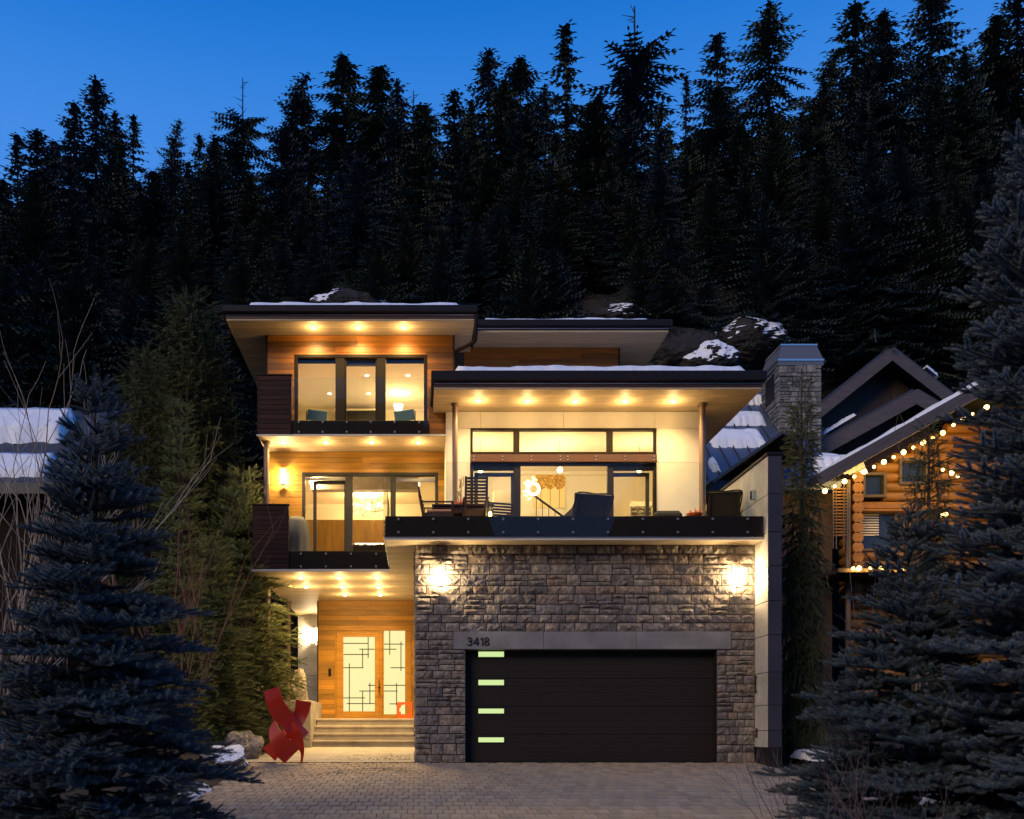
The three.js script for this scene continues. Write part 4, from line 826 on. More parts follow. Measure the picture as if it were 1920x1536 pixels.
  const c = new THREE.InstancedMesh(o.brush, o.mat, mats.length); mats.forEach((x, i) => { c.setMatrixAt(i, x); c.setColorAt(i, col.setRGB(cols[i * 3], cols[i * 3 + 1], cols[i * 3 + 2])); });
  c.name = 'crown'; t.add(c); c.userData.kind = 'stuff'; part('trunk', wood, M.limb, t);
  console.log(label.slice(0, 30), mats.length);
  return t;
}
M.blue = leafMat(.074, .104, .120); M.blueB = leafMat(.112, .145, .165); M.greenN = leafMat(.085, .095, .040);
{
  const place = (px, py, D) => { const x = X(px, D), y = groundY(x, D); return [[x, y - .05, -D], Y(py, D) - y]; };
  let [p, H] = place(178, 690, 10.6); spruce('blue_spruce', 'large blue spruce filling the lower left corner beside the driveway', p, { seed: 11, H, R: 1.85, brush: BR.blue, mat: M.blue, n: 11, whorl: .23, pow: 1.1, scale: 1.2, inner: .18, side: 1.15, droop: .08, sag: .05, tipUp: .05 });
  [p, H] = place(2000, 248, 9.8); spruce('blue_spruce', 'tall blue spruce rising at the right edge of the picture', p, { seed: 12, H, R: 1.42, brush: BR.blue, mat: M.blueB, n: 11, whorl: .25, pow: .38, scale: 1.25, inner: .2, side: 1.15, droop: .02, sag: .03, tipUp: .09 });
  [p, H] = place(1703, 965, 10.8); spruce('blue_spruce', 'smaller young blue spruce at the right side of the driveway', p, { seed: 13, H, R: 1.6, brush: BR.blue, mat: M.blue, n: 11, whorl: .19, pow: 1.05, scale: 1.15, inner: .18, side: 1.15, droop: .02, sag: .04, tipUp: .06 });
  [p, H] = place(1503, 690, 19.6); spruce('weeping_spruce', 'slender drooping dark conifer right of the wing wall, in front of the chimney', p, { seed: 14, H, R: .85, pow: .95, brush: BR.droop, mat: M.greenN, n: 9, whorl: .17, scale: 1.5, droop: .9, sag: .10, tipUp: -.02, hang: .7, category: 'conifer', inner: .15, side: .7 });
  [p, H] = place(338, 735, 19.5); spruce('young_conifer', 'slim pale green young conifer with a thin bare leader left of the house', p, { seed: 15, H, R: .75, pow: .75, brush: BR.green, mat: M.hemlock, n: 9, whorl: .2, scale: 1.6, droop: .25, category: 'conifer' });
  [p, H] = place(455, 880, 22.6); spruce('green_conifer', 'bushy yellow green conifer lit by the house beside the lower balcony', p, { seed: 16, H, R: 1.6, pow: .6, brush: BR.green, mat: M.hemlock, n: 12, whorl: .19, scale: 1.7, droop: .35, sag: .07, category: 'conifer' });
  [p, H] = place(352, 545, 24.5); spruce('weeping_cedar', 'tall drooping cedar standing behind the slim young conifer', p, { seed: 17, H, R: 2.5, pow: .6, brush: BR.droop, mat: M.cedarLeaf, n: 12, whorl: .25, scale: 2.2, droop: .5, sag: .10, tipUp: .0, hang: .8, category: 'cedar', side: .8, inner: .3 });
}
{
  const place = (px, py, D) => { const x = X(px, D), y = groundY(x, D); return [[x, y - .05, -D], Y(py, D) - y]; };
  let [p, H] = place(1742, 795, 21.5); spruce('weeping_spruce', 'dark drooping conifer in front of the log house windows', p, { seed: 18, H, R: .95, pow: .6, brush: BR.droop, mat: M.greenN, n: 7, whorl: .24, scale: 1.6, droop: .8, sag: .10, tipUp: -.02, hang: .7, category: 'conifer', inner: .15, side: .7 });
  [p, H] = place(398, 1010, 20.8); spruce('green_conifer', 'low broad green conifer between the boulders and the slim young conifer', p, { seed: 19, H, R: 1.25, pow: .65, brush: BR.green, mat: M.hemlock, n: 11, whorl: .19, scale: 1.5, droop: .3, sag: .06, category: 'conifer' });
  [p, H] = place(268, 660, 22.5); spruce('weeping_cedar', 'drooping cedar at the left, half hidden by the large blue spruce', p, { seed: 20, H, R: 1.8, pow: .6, brush: BR.droop, mat: M.cedarLeaf, n: 10, whorl: .27, scale: 2.1, droop: .5, sag: .10, tipUp: 0, hang: .8, category: 'cedar', side: .8, inner: .3 });
}
// bare shrubs: stems that fork again and again
function shrub(name, label, pos, o) {
  const r = rng(o.seed), t = thing(name, label, 'shrub', null, pos), g = [];
  const grow = (p, d, L, rad, k) => {
    let q = p.clone(); const n = 4; d = d.clone();
    for (let i = 0; i < n; i++) { const e = q.clone().addScaledVector(d, L / n); g.push(cyl(q, e, rad * (1 - i / n * .4), rad * (1 - (i + 1) / n * .4), 5)); q = e; d.add(V((r() - .5) * .22, (r() - .3) * .14, (r() - .5) * .22)).normalize(); if (k > 0 && i > 0 && r() < .9) grow(q, d.clone().add(V((r() - .5) * 1.5, r() * .7, (r() - .5) * 1.5)).normalize(), L * (.45 + .3 * r()), rad * .55, k - 1); }
  };
  for (let i = 0; i < o.stems; i++) { const a = r() * 6.28, s = (o.spread ?? .5) * (.4 + r()); grow(V((r() - .5) * (o.foot || .3), 0, (r() - .5) * (o.foot || .3)), V(Math.cos(a) * s + (o.lean || 0), 1, Math.sin(a) * s).normalize(), o.L * (.7 + .5 * r()), o.rad || .012, o.k ?? 2); }
  part('stems', g, o.mat || M.twigBark, t); return t;
}
{
  const g0 = (x, D, dy = 0) => [x, groundY(x, D) - .05 + dy, -D];
  shrub('bare_tree', 'bare pale branched shrub tree at the left edge above the snowy roof', g0(X(-20, 15), 15), { mat: std(.34, .27, .21, .85), seed: 31, stems: 8, L: 3.0, rad: .024, spread: .30, k: 3, lean: .30 });
  shrub('bare_shrub', 'reddish bare shrub behind the left blue spruce', g0(X(320, 17.5), 17.5), { seed: 32, stems: 12, L: 2.8, rad: .012, spread: .3, k: 2, foot: .8, mat: std(.20, .09, .055, .9) });
  shrub('bare_shrub', 'tangle of bare brown twigs at the foot of the left edge', g0(X(30, 14), 14), { seed: 33, stems: 14, L: 2.0, rad: .012, spread: .5, k: 2, foot: 1.2 });
  shrub('bare_shrub', 'low bare twigs arching over the right edge of the driveway', g0(X(1470, 12.2), 12.2), { seed: 34, stems: 10, L: .8, rad: .006, spread: .8, k: 2, foot: .5 });
  shrub('bare_shrub', 'thin bare shrub low in front of the small right spruce', g0(X(1600, 9.6), 9.6), { seed: 35, stems: 16, L: .75, rad: .005, spread: .6, k: 2, foot: 1.2, mat: std(.16, .10, .09, .9) });
  shrub('bare_tree', 'slim bare tree in front of the log house porch', g0(X(1725, 20), 20), { seed: 36, stems: 4, L: 2.7, rad: .028, spread: .16, k: 3, foot: .3 });
  shrub('bare_tree', 'thin bare sapling left of the log house window', g0(X(1655, 21), 21), { seed: 37, stems: 3, L: 2.3, rad: .016, spread: .15, k: 2, foot: .3 });
  // boulders and the standing stone
  const rocks = [[455, 1405, 19.9, .42, .38, .42, 'large pale boulder lit by the entrance at the left of the porch'], [420, 1425, 17.5, .4, .25, .4, 'low pale boulder half under the left spruce'], [482, 1318, 24.5, .35, .45, .4, 'snow dusted rock left of the entrance column']];
  rocks.forEach(([px, py, D, a, b, c, label], i) => { const p = at(px, py, D), t = thing('boulder', label, 'boulder', 'boulders left of the porch', [p.x, p.y, p.z]); const g = blob(a, b, c, 40 + i, 10, .85); part('rock', g, M.palerock, t); part('snow_patch', snowCap(g, i * 1.7 + .3, .95, .02), M.snow, t); });
  const st = thing('standing_stone', 'upright weathered stone on the planter beside the entrance', 'stone', null, [X(562, 25), 1.2, -25]);
  const g = blob(.24, .66, .2, 58, 9, .8); part('rock', g.translate(0, .40, 0), M.palerock, st);
}
// snow left on the ground
snowSlab('snow_patch', 'old snow along the left edge of the driveway', -3.75, -3.2, 12.6, 15.2, -.52, .14, 61, 'old snow on the ground', .08);
snowSlab('snow_patch', 'old snow at the far left behind the blue spruce', -6.4, -5.2, 12, 14.4, -.30, .18, 62, 'old snow on the ground', .06);
snowSlab('snow_patch', 'old snow behind the small right spruce by the wing wall', 7.5, 8.2, 18.2, 19.4, .06, .16, 63, 'old snow on the ground', .04);
snowSlab('snow_patch', 'old snow low at the right under the tall spruce', 6.2, 8.0, 9.6, 12, -.45, .14, 64, 'old snow on the ground', .08);

// ---------------------------------------------------------------- neighbouring buildings
// a gable seen from its end: two roof slabs, barge boards, a boarded wall below
function gable(g, ax, ay, x0, y0, x1, y1, d0, d1, th, M1, bare) {
  const slab = (xa, ya, xb, yb, t, up) => { const v = V(xb - xa, yb - ya, 0), n = V(-v.y, v.x, 0).normalize(); if (n.y < 0) n.negate(); const s = new THREE.Shape([[xa, ya], [xb, yb], [xb + n.x * t, yb + n.y * t], [xa + n.x * t, ya + n.y * t]].map((p) => new THREE.Vector2(...p))); return metreUV(new THREE.ExtrudeGeometry(s, { depth: d1 - d0 + up, bevelEnabled: false }).translate(0, 0, -d1)); };
  part('roof_slab', [slab(x0, y0, ax, ay, th * .6, 0), slab(ax, ay, x1, y1, th * .6, 0)], M1.roof, g);
  const bb = (xa, ya, xb, yb) => metreUV(new THREE.ExtrudeGeometry(new THREE.Shape([[xa, ya + .12], [xb, yb + .12], [xb, yb - .36], [xa, ya - .36]].map((p) => new THREE.Vector2(...p))), { depth: .06, bevelEnabled: false }).translate(0, 0, -d0));
  if (!bare) { part('barge_board', [bb(x0, y0, ax, ay)], M1.board, g); part('barge_board', [bb(x1, y1, ax, ay)], M1.board, g); }
  const w = new THREE.Shape([[x0 + .3, y0 - .1], [ax, ay - .15], [x1 - .3, y1 - .1], [x1 - .3, Math.min(y0, y1) - 3.5], [x0 + .3, Math.min(y0, y1) - 3.5]].map((p) => new THREE.Vector2(...p)));
  part('gable_wall', metreUV(new THREE.ExtrudeGeometry(w, { depth: .1, bevelEnabled: false }).translate(0, 0, -(d0 + .9)), 'y'), M1.wall, g);
}
M.nRoof = std(.05, .055, .065, .5, { metalness: .3 }); M.nBoard = wood(.12, .095, .09, .6); M.nWall = wood(.06, .032, .02, .7);
M.log = shades(.36, .165, .034, 4, .15, (r, g, b) => wood(r, g, b, .5));
{
  const h = thing('log_house', 'neighbouring log house with dark gables, snowy roofs and string lights at the right', 'house');
  const mat = { roof: M.nRoof, board: M.nBoard, wall: M.nWall };
  let D = 34; gable(sub('rear_gable', h), X(1672, D), Y(658, D), X(1530, D), Y(772, D), X(1800, D), Y(757, D), D, D + 6, .3, mat);
  D = 31; gable(sub('middle_gable', h), X(1717, D), Y(738, D), X(1536, D), Y(838, D), X(1850, D), Y(815, D), D, D + 4, .3, mat);
  D = 27; const ax = X(1880, D), ay = Y(712, D), x0 = X(1532, D), y0 = Y(906, D), x1 = ax + (ax - x0);
  const p = sub('porch_gable', h);
  part('roof_slab', [[x0, ax], [x1, ax]].map(([a, b]) => { const s = new THREE.Shape([[a, y0], [b, ay], [b, ay + .22], [a, y0 + .22]].map((q) => new THREE.Vector2(...q))); return metreUV(new THREE.ExtrudeGeometry(s, { depth: 3.6, bevelEnabled: false }).translate(0, 0, -D - 3.6)); }), M.nRoof, p);
  part('barge_board', bar(V(x0, y0 + .06, -D + .04), V(ax, ay + .06, -D + .04), .34, .07), M.nBoard, p); part('barge_board', bar(V(x1, y0 + .06, -D + .04), V(ax, ay + .06, -D + .04), .34, .07), M.nBoard, p);
  // log wall: one log per mesh, cut around the windows
  const W = 28.4, wl = X(1592, W), wr = X(2060, W), win = [[X(1616, W), X(1654, W), Y(932, W), Y(892, W)], [X(1684, W), X(1732, W), Y(908, W), Y(866, W)], [X(1592, W) + .1, X(1674, W), Y(1032, W), Y(964, W)]], r = rng(71), lr = .155;
  const wall = sub('log_wall', h);
  for (let y = .9; y < 9.6; y += lr * 1.86) {
    const rise = (ay - y0) / (ax - x0); let l = Math.max(wl, x0 + .5 + (y - y0 + .2) / rise), e = wr; if (l > e - .5) break;
    let spans = [[l, e]]; for (const w of win) if (y > w[2] - .05 && y < w[3] + .05) spans = spans.flatMap(([s, t]) => [[s, Math.min(t, w[0])], [Math.max(s, w[1]), t]].filter(([a, b]) => b - a > .12));
    for (const [s, t] of spans) part('log', metreUV(cyl(V(s, y, -W), V(t, y, -W), lr * (.96 + .08 * r()), lr, 14)), pick(M.log, r), wall);
    if (y > 4.2 && y < 8.4 && l === wl) part('log_end', metreUV(cyl(V(wl + .02, y + lr, -W + .55), V(wl + .02, y + lr, -W - .4), lr * 1.05, lr, 14)), pick(M.log, r), wall);
  }
  part('wall_core', dbox(wl + .1, wr, .5, 7.6, W + .12, W + .3), M.nWall, wall);
  win.forEach((w, i) => { const q = sub('window', h); part('frame', ring(w[0] - .05, w[1] + .05, w[2] - .05, w[3] + .05, W - .19, W + .05, .08), M.nBoard, q); part('pane', new THREE.PlaneGeometry(w[1] - w[0], w[3] - w[2]).translate((w[0] + w[1]) / 2, (w[2] + w[3]) / 2, -(W - .05)), std(.02, .03, .05, .03, { metalness: .0 }), q); if (i === 2) for (let k = 0; k < 9; k++) part('blind_slat', dbox(w[0] + .03, w[1] - .45, w[3] - .06 - k * .075, w[3] - .02 - k * .075, W - .09, W - .06, .004), M.white, q); });
  part('belt_beam', [dbox(wl - .1, wr, Y(958, W), Y(946, W), W - .28, W - .05, .02, 'x'), dbox(wl - .1, wr, Y(964, W), Y(959, W), W - .34, W - .05, .02, 'x')], M.log[1], h);
  part('porch_post', [bar(V(X(1590, 27.6), .5, -27.6), V(X(1590, 27.6), Y(900, 27.6), -27.6), .12, .12)], M.nBoard, h);
  part('deck_floor', dbox(X(1560, 27), wr, Y(1078, 27), Y(1070, 27), 26.6, 28.3, .01), M.nWall, h);
  // slatted screen at the porch's left end
  const sc = sub('slatted_screen', h), Ds = 27.5; for (let i = 0; i < 16; i++) { const y = Y(1005, Ds) + i * (Y(912, Ds) - Y(1005, Ds)) / 16; part('slat', dbox(X(1562, Ds), X(1587, Ds), y, y + .04, Ds, Ds + .04, .004), M.log[0], sc); }
  for (const q of [1561, 1567, 1581, 1588]) part('upright', dbox(X(q, Ds), X(q + 1.6, Ds), Y(1030, Ds), Y(908, Ds), Ds - .03, Ds, .004), M.nBoard, sc);
  // string lights
  const N = 13;
  const bulbs = [], NUM = ['one', 'two', 'three', 'four', 'five', 'six', 'seven', 'eight', 'nine', 'ten', 'eleven', 'twelve', 'thirteen'];
  for (let i = 0; i < N; i++) { const t = i / (N - 1); bulbs.push([lerp(1547, 1768, t), lerp(921, 812, t), 27.1]); }
  for (const q of [[1600, 1066], [1611, 1066], [1632, 1066], [1652, 1066], [1673, 1066], [1690, 1069], [1768, 881], [1784, 887], [1796, 893], [1840, 937], [1765, 967], [1773, 965], [1788, 797], [1806, 786], [1824, 777], [1850, 764]]) bulbs.push([q[0], q[1], q[1] > 1050 ? 26.5 : 27.1]);
  bulbs.forEach(([px, py, d], i) => {
    const q = at(px, py, d), t = thing('string_light', i < N ? `warm bulb under the sloping log house eave, number ${NUM[i]} counted up from the chimney end` : i < N + 6 ? `warm bulb on the lower porch deck edge of the log house, ${NUM[i - N]} from the left` : `warm bulb glimpsed among the right spruce branches, ${['upper left of a row of three', 'middle of a row of three', 'lower right of a row of three', 'alone far right at beam height', 'left one of a close pair', 'right one of a close pair', 'lowest of four on the upper rake', 'second lowest of four on the upper rake', 'third of four on the upper rake', 'highest of four on the upper rake'][i - N - 6]}`, 'bulb', i < N ? 'string lights along the log house eave' : i < N + 6 ? 'string lights along the lower porch deck' : 'string lights behind the right spruce', [q.x, q.y, q.z]);
    part('bulb', new THREE.SphereGeometry(i % 2 ? .045 : .07, 10, 8), M.bulb, t); part('socket', new THREE.CylinderGeometry(.016, .016, .05, 8).translate(0, .05, 0), M.black, t);
    lampAt(q, P.string * (i % 2 ? .7 : 1.2), new THREE.Color(1, .56, .12));
  });
  const wire = thing('light_cable', 'thin dark cable carrying the bulbs under the log house eave', 'cable'); part('cable', tube(Array.from({ length: 12 }, (_, i) => at(lerp(1545, 1770, i / 11), lerp(919, 808, i / 11) - 4, 27.12)), .008, 60, 5), M.black, wire);
  // left side: blue metal roof with snow guards
  const rf = sub('metal_roof', h), RA = 27.6, RB = 33.5, ya = Y(902, RA), yb = Y(705, RB), rx0 = X(1315, RA), rx1 = 12.2;
  const sl = (x, d, o = 0) => V(x, lerp(ya, yb, (d - RA) / (RB - RA)) + o, -d);
  const face = new THREE.BufferGeometry(); { const c = [sl(rx0, RA), sl(rx1, RA), sl(rx1, RB), sl(rx0, RB)]; const lo = c.map((v) => v.clone().add(V(0, -.25, 0))); const f = []; const qd = (a, b, c2, d) => f.push(...a.toArray(), ...b.toArray(), ...c2.toArray(), ...a.toArray(), ...c2.toArray(), ...d.toArray()); qd(c[0], c[1], c[2], c[3]); qd(lo[1], lo[0], lo[3], lo[2]); qd(lo[0], lo[1], c[1], c[0]); qd(lo[3], lo[0], c[0], c[3]); qd(lo[1], lo[2], c[2], c[1]); face.setAttribute('position', new THREE.Float32BufferAttribute(f, 3)); face.computeVertexNormals(); }
  part('roof_sheet', metreUV(face), std(.10, .13, .20, .42, { metalness: .45 }), rf);
  for (let x = rx0 + .2; x < rx1; x += .42) part('standing_seam', bar(sl(x, RA, .02), sl(x, RB, .02), .03, .06), M.nRoof, rf);
  [[893, 28, .30, 1335, 1352], [838, 29.2, .45, 1337, 1440], [798, 30.4, .32, 1350, 1440], [761, 31.6, .2, 1385, 1440]].forEach(([py, d, w, a, b], i) => {
    const z0 = sl(0, d), t = (yb - ya) / (RB - RA);
    snowSlab('roof_snow', `band of snow caught on the blue metal roof left of the chimney, ${['lowest', 'second', 'third', 'topmost'][i]} one`, X(a, d), X(b, d), d, d + w * 1.6, z0.y + .02, .24, 90 + i, 'snow bands on the blue metal roof', t);
  });
  part('house_wall', [dbox(rx0 + .4, rx1, .2, ya - .2, RA + .6, 33)], M.nWall, h);
  gable(sub('side_gable', h), X(1470, 26.5), Y(812, 26.5), X(1338, 26.5), Y(905, 26.5), X(1512, 26.5), Y(850, 26.5), 26.5, 29, .12, mat, true);
  // snow
  snowSlab('roof_snow', 'snow on the log house porch roof beside the chimney', X(1530, 28), X(1625, 28), 27.9, 30.5, Y(890, 28), .5, 101, 'snow on the log house roofs', .35);
  const strip = (name, label, pa, pb, d, depth, t, seed) => { const L = pb.clone().sub(pa), n = 40, pos = [], idx = [], rr = (i, j) => rough2(i * .35 + seed, j + seed); for (let i = 0; i <= n; i++) for (let j = 0; j < 4; j++) { const q = pa.clone().addScaledVector(L, i / n), e = Math.min(1, Math.min(i, n - i) / 3); pos.push(q.x, q.y + (j === 0 ? 0 : (t * (.6 + .7 * rr(i, j))) * e) , q.z - [0, .04, depth * .6, depth][j] + (j === 1 ? .02 : 0)); } for (let i = 0; i < n; i++) for (let j = 0; j < 3; j++) { const a = i * 4 + j; idx.push(a, a + 4, a + 1, a + 1, a + 4, a + 5); } const g = new THREE.BufferGeometry(); g.setAttribute('position', new THREE.Float32BufferAttribute(pos, 3)); g.setIndex(idx); g.computeVertexNormals(); g.setAttribute('uv', new THREE.BufferAttribute(new Float32Array(pos.length / 3 * 2), 2)); const m = new THREE.Mesh(g, M.snow); m.name = numbered(name); scene.add(m); tag(m, label, 'snow', 'snow on the log house roofs'); };
  strip('roof_snow', 'narrow snow edge along the sloping porch roof above the string lights', V(x0 + .1, y0 + .24, -D + .02), V(ax - .3, ay + .08, -D + .02), D, 2.8, .14, 5);
  strip('roof_snow', 'snow left on the lower slope of the middle dark gable', at(1543, 822, 31).add(V(0, .1, 0)), at(1606, 784, 31).add(V(0, .1, 0)), 31, 2, .14, 9);
  strip('roof_snow', 'small snow patch on the right slope of the highest dark gable', at(1738, 700, 34).add(V(0, .22, 0)), at(1760, 718, 34).add(V(0, .22, 0)), 34, 2, .12, 13);
}
{ // chimney of the neighbouring house
  const D = 30, c = thing('stone_chimney', 'broad stone chimney with a flared metal hood right of the terrace', 'chimney', null, [0, 0, 0]), x0 = X(1461, D), x1 = X(1540, D), d1 = D + 1.5, yt = Y(684, D), r = rng(81);
  part('core', dbox(x0 + .03, x1 - .03, .3, yt, D + .03, d1), M.mortar, c);
  M.chim = shades(.33, .315, .30, 6, .40, (a, b, e) => std(a, b, e, .85, { map: T.rockC, bumpMap: T.rockB, bumpScale: .012 }));
  const front = sub('front_face', c), left = sub('side_face', c), yb = Y(862, D);
  const slabS = (w, h, dep) => { const q = cbox(-w / 2, w / 2, -h / 2, h / 2, -.05, dep, .012, 'x', r() * 5, r() * 5); return q; };
  ashlar([x0, x1, yb, yt], .11, .19, .14, .42, 82, (x, y, w, h) => { const s = part('stone', slabS(w - .014, h - .014, .02 + r() * .04), pick(M.chim, r), front); s.position.set(x + w / 2, y + h / 2, -D - .01); }, .4);
  for (const [a, b, lo, hi] of [[D, d1, yb, Y(742, D)], [D, D + .35, Y(742, D), Y(692, D)], [D + 1.2, d1, Y(742, D), Y(692, D)], [D, d1, Y(692, D), yt]]) ashlar([a, b, lo, hi], .11, .19, .2, .5, 83, (d, y, w, h) => { const s = part('stone', slabS(w - .014, h - .014, .02 + r() * .035), pick(M.chim, r), left); s.rotation.y = -Math.PI / 2; s.position.set(x0 + .02, y + h / 2, -(d + w / 2)); }, .3);
  part('vent_grille', dbox(x0 + .004, x0 + .03, Y(740, D), Y(694, D), D + .36, D + 1.2), M.black, c);
  const hood = (y0, y1, a, b) => { const f = [], q = (p, o) => [[x0 - p, o, -D + p], [x1 + p, o, -D + p], [x1 + p, o, -d1 - p], [x0 - p, o, -d1 - p]]; const lo = q(a, y0), hi = q(b, y1); for (let i = 0; i < 4; i++) { const j = (i + 1) % 4; f.push(...lo[i], ...lo[j], ...hi[j], ...lo[i], ...hi[j], ...hi[i]); } f.push(...hi[0], ...hi[1], ...hi[2], ...hi[0], ...hi[2], ...hi[3]); const g = new THREE.BufferGeometry(); g.setAttribute('position', new THREE.Float32BufferAttribute(f, 3)); g.computeVertexNormals(); return metreUV(g); };
  M.hood = std(.15, .155, .17, .5, { metalness: .4 });
  part('hood', [hood(yt - .04, yt + .12, .05, .05), hood(yt + .12, Y(646, D), .06, -.10)], M.hood, c);
  part('hood_rim', [hood(yt + .10, yt + .16, .07, .07), hood(Y(646, D), Y(643, D), -.08, -.08)], M.steel, c);
}
{ // roof of the house far left, seen between the shrubs
  const h = thing('snowy_cottage', 'dark house at the far left whose roof carries two bands of snow', 'house'), d0 = 26, d1 = 30, ya = Y(905, d0), yb = Y(770, d1), xr = X(104, d0);
  const t = (yb - ya) / (d1 - d0);
  const f = new THREE.BufferGeometry(); { const s = (x, d, o) => [x, ya + t * (d - d0) + o, -d]; const c = [s(-22, d0, 0), s(xr, d0, 0), s(xr + .6, d1, 0), s(-22, d1, 0)], l = [s(-22, d0, -.3), s(xr, d0, -.3), s(xr + .6, d1, -.3), s(-22, d1, -.3)], o = []; const q = (a, b, e, g) => o.push(...a, ...b, ...e, ...a, ...e, ...g); q(...c); q(l[1], l[0], l[3], l[2]); q(l[0], l[1], c[1], c[0]); q(l[1], l[2], c[2], c[1]); f.setAttribute('position', new THREE.Float32BufferAttribute(o, 3)); f.computeVertexNormals(); }
  part('roof', metreUV(f), M.nRoof, h); part('wall', dbox(-22, xr - .4, .3, ya + .1, d0 + .7, d1), matt(.016, .011, .008, .9), h);
  snowSlab('roof_snow', 'upper of two thick snow bands on the roof at the far left', -16, X(112, 28), 28, 29.5, ya + t * 2 + .02, .42, 111, 'snow on the roof at the far left', t);
  snowSlab('roof_snow', 'lower of two thick snow bands on the roof at the far left', -15, X(88, 26.3), 26.2, 27.3, ya + .02, .36, 112, 'snow on the roof at the far left', t);
}

// ---------------------------------------------------------------- terrace furniture, sculpture and small things
const FL = 4.65;
function slatChair(name, label, x, D, turn, o = {}) {
  const w = o.w || .56, d = o.d || .56, sh = .42, bh = o.bh || .92, t = thing(name, label, 'chair', o.group, [x, FL, -D]), m = M.teak;
  for (const [sx, sz] of [[-1, 1], [1, 1], [-1, -1], [1, -1]]) part('leg', dbox(sx * w / 2 - .025, sx * w / 2 + .025, 0, sz > 0 && !o.noArm ? .64 : sh, -sz * d / 2 - .025, -sz * d / 2 + .025, .004, 'y'), m[0], t);
  for (let i = 0; i < 6; i++) part('seat_slat', cbox(-w / 2 + .02, w / 2 - .02, sh, sh + .02, -d / 2 + i * d / 6, -d / 2 + i * d / 6 + d / 6 - .014, .003), m[i % 4], t);
  const n = o.slats || 6; for (let i = 0; i < n; i++) { const k = i / (n - 1), y = lerp(sh + .10, bh, k); part('back_slat', cbox(-w / 2 + .03, w / 2 - .03, y - .021, y + .021, -d / 2 - .02 - k * .12, -d / 2 + .005 - k * .12, .004), m[i % 4], t); }
  for (const s of [-1, 1]) { part('back_post', bar(V(s * (w / 2 - .02), .2, -d / 2 + .01), V(s * (w / 2 - .02), bh + .04, -d / 2 - .13), .045, .03), m[1], t); if (!o.noArm) part('armrest', cbox(s * w / 2 - .03, s * w / 2 + .03, .64, .665, -d / 2 - .05, d / 2 + .03, .006), m[2], t); part('rail', cbox(s * w / 2 - .015, s * w / 2 + .015, sh - .07, sh - .005, -d / 2, d / 2, .003), m[1], t); }
  if (o.pad) part('seat_pad', cbox(-w / 2 + .03, w / 2 - .03, sh + .02, sh + .09, -d / 2 + .04, d / 2 - .01, .025), o.pad, t);
  t.rotation.y = turn; return t;
}
const padRed = std(.42, .20, .13, .85);
slatChair('wooden_armchair', 'dark wooden armchair in side view at the left end of the terrace', X(822, 19.9), 19.9, Math.PI / 2, { pad: padRed, w: .56 });
slatChair('wooden_armchair', 'high backed slatted chair with its back to the street', X(891, 19.6), 19.6, Math.PI, { bh: 1.02, slats: 9, w: .46, group: null });
slatChair('wooden_armchair', 'slatted dark armchair turned away beyond the high backed chair', X(925, 20.8), 20.8, Math.PI + .3, { bh: .8, w: .6 });
{ // table with a coral bowl
  const D = 20.6, t = thing('dining_table', 'dark slatted dining table on the left of the terrace', 'table', null, [X(875, D), FL, -D]);
  for (let i = 0; i < 7; i++) part('top_slat', cbox(-.75, .55, .70, .735, -.45 + i * .13, -.45 + i * .13 + .118, .004), M.teak[i % 4], t);
  for (const [x, z] of [[-.68, -.38], [.48, -.38], [-.68, .38], [.48, .38]]) part('leg', cbox(x - .035, x + .035, 0, .70, z - .035, z + .035, .005, 'y'), M.teak[0], t);
  part('apron', [cbox(-.68, .48, .60, .70, .36, .39, .003), cbox(-.68, .48, .60, .70, -.39, -.36, .003)], M.teak[1], t);
}
function coral(label, x, y, D, s) { const t = thing('coral_bowl', label, 'bowl', null, [x, y, -D]), r = rng(Math.round(x * 100)); part('bowl', new THREE.LatheGeometry([[0, 0], [.08, 0], [.15, .03], [.19, .09], [.18, .09], [.14, .04], [.07, .012], [0, .012]].map((p) => new THREE.Vector2(p[0] * s, p[1] * s)), 28), M.orange, t); const g = []; for (let i = 0; i < 22; i++) { const a = r() * 6.28, q = .15 * Math.sqrt(r()) * s; g.push(cyl(V(Math.cos(a) * q, .04 * s, Math.sin(a) * q), V(Math.cos(a) * q * 1.15, (.09 + .13 * r()) * s, Math.sin(a) * q * 1.15), .016 * s, .006 * s, 6)); } part('coral_branch', g, M.orange, t); }
coral('orange coral shaped bowl on the dining table', X(864, 20.6), FL + .737, 20.6, 1);
{ // candle lantern
  const D = 19.0, t = thing('lantern', 'small bright candle lantern behind the balcony glass beside the high backed chair', 'lantern', null, [X(919, D), FL + .12, -D]);
  part('base', cbox(-.06, .06, 0, .03, -.06, .06, .004), M.frame, t); part('roof', [new THREE.ConeGeometry(.09, .07, 4).rotateY(Math.PI / 4).translate(0, .27, 0)], M.frame, t);
  for (const [x, z] of [[-1, -1], [1, -1], [-1, 1], [1, 1]]) part('post', cbox(x * .052 - .005, x * .052 + .005, .03, .24, z * .052 - .005, z * .052 + .005, .001), M.frame, t);
  part('flame', new THREE.SphereGeometry(.035, 12, 10).scale(1, 2, 1).translate(0, .13, 0), M.bulb, t); lampAt(V(X(919, D), FL + .25, -D), 1.1, new THREE.Color(1, .62, .15));
  const s = thing('side_stool', 'low dark stool under the candle lantern', 'stool', null, [X(919, D), FL, -D]); part('top', cbox(-.16, .16, .09, .119, -.16, .16, .005), M.teak[0], s); for (const [x, z] of [[-1, -1], [1, -1], [-1, 1], [1, 1]]) part('leg', cbox(x * .13 - .02, x * .13 + .02, 0, .09, z * .13 - .02, z * .13 + .02, .003), M.teak[1], s);
}
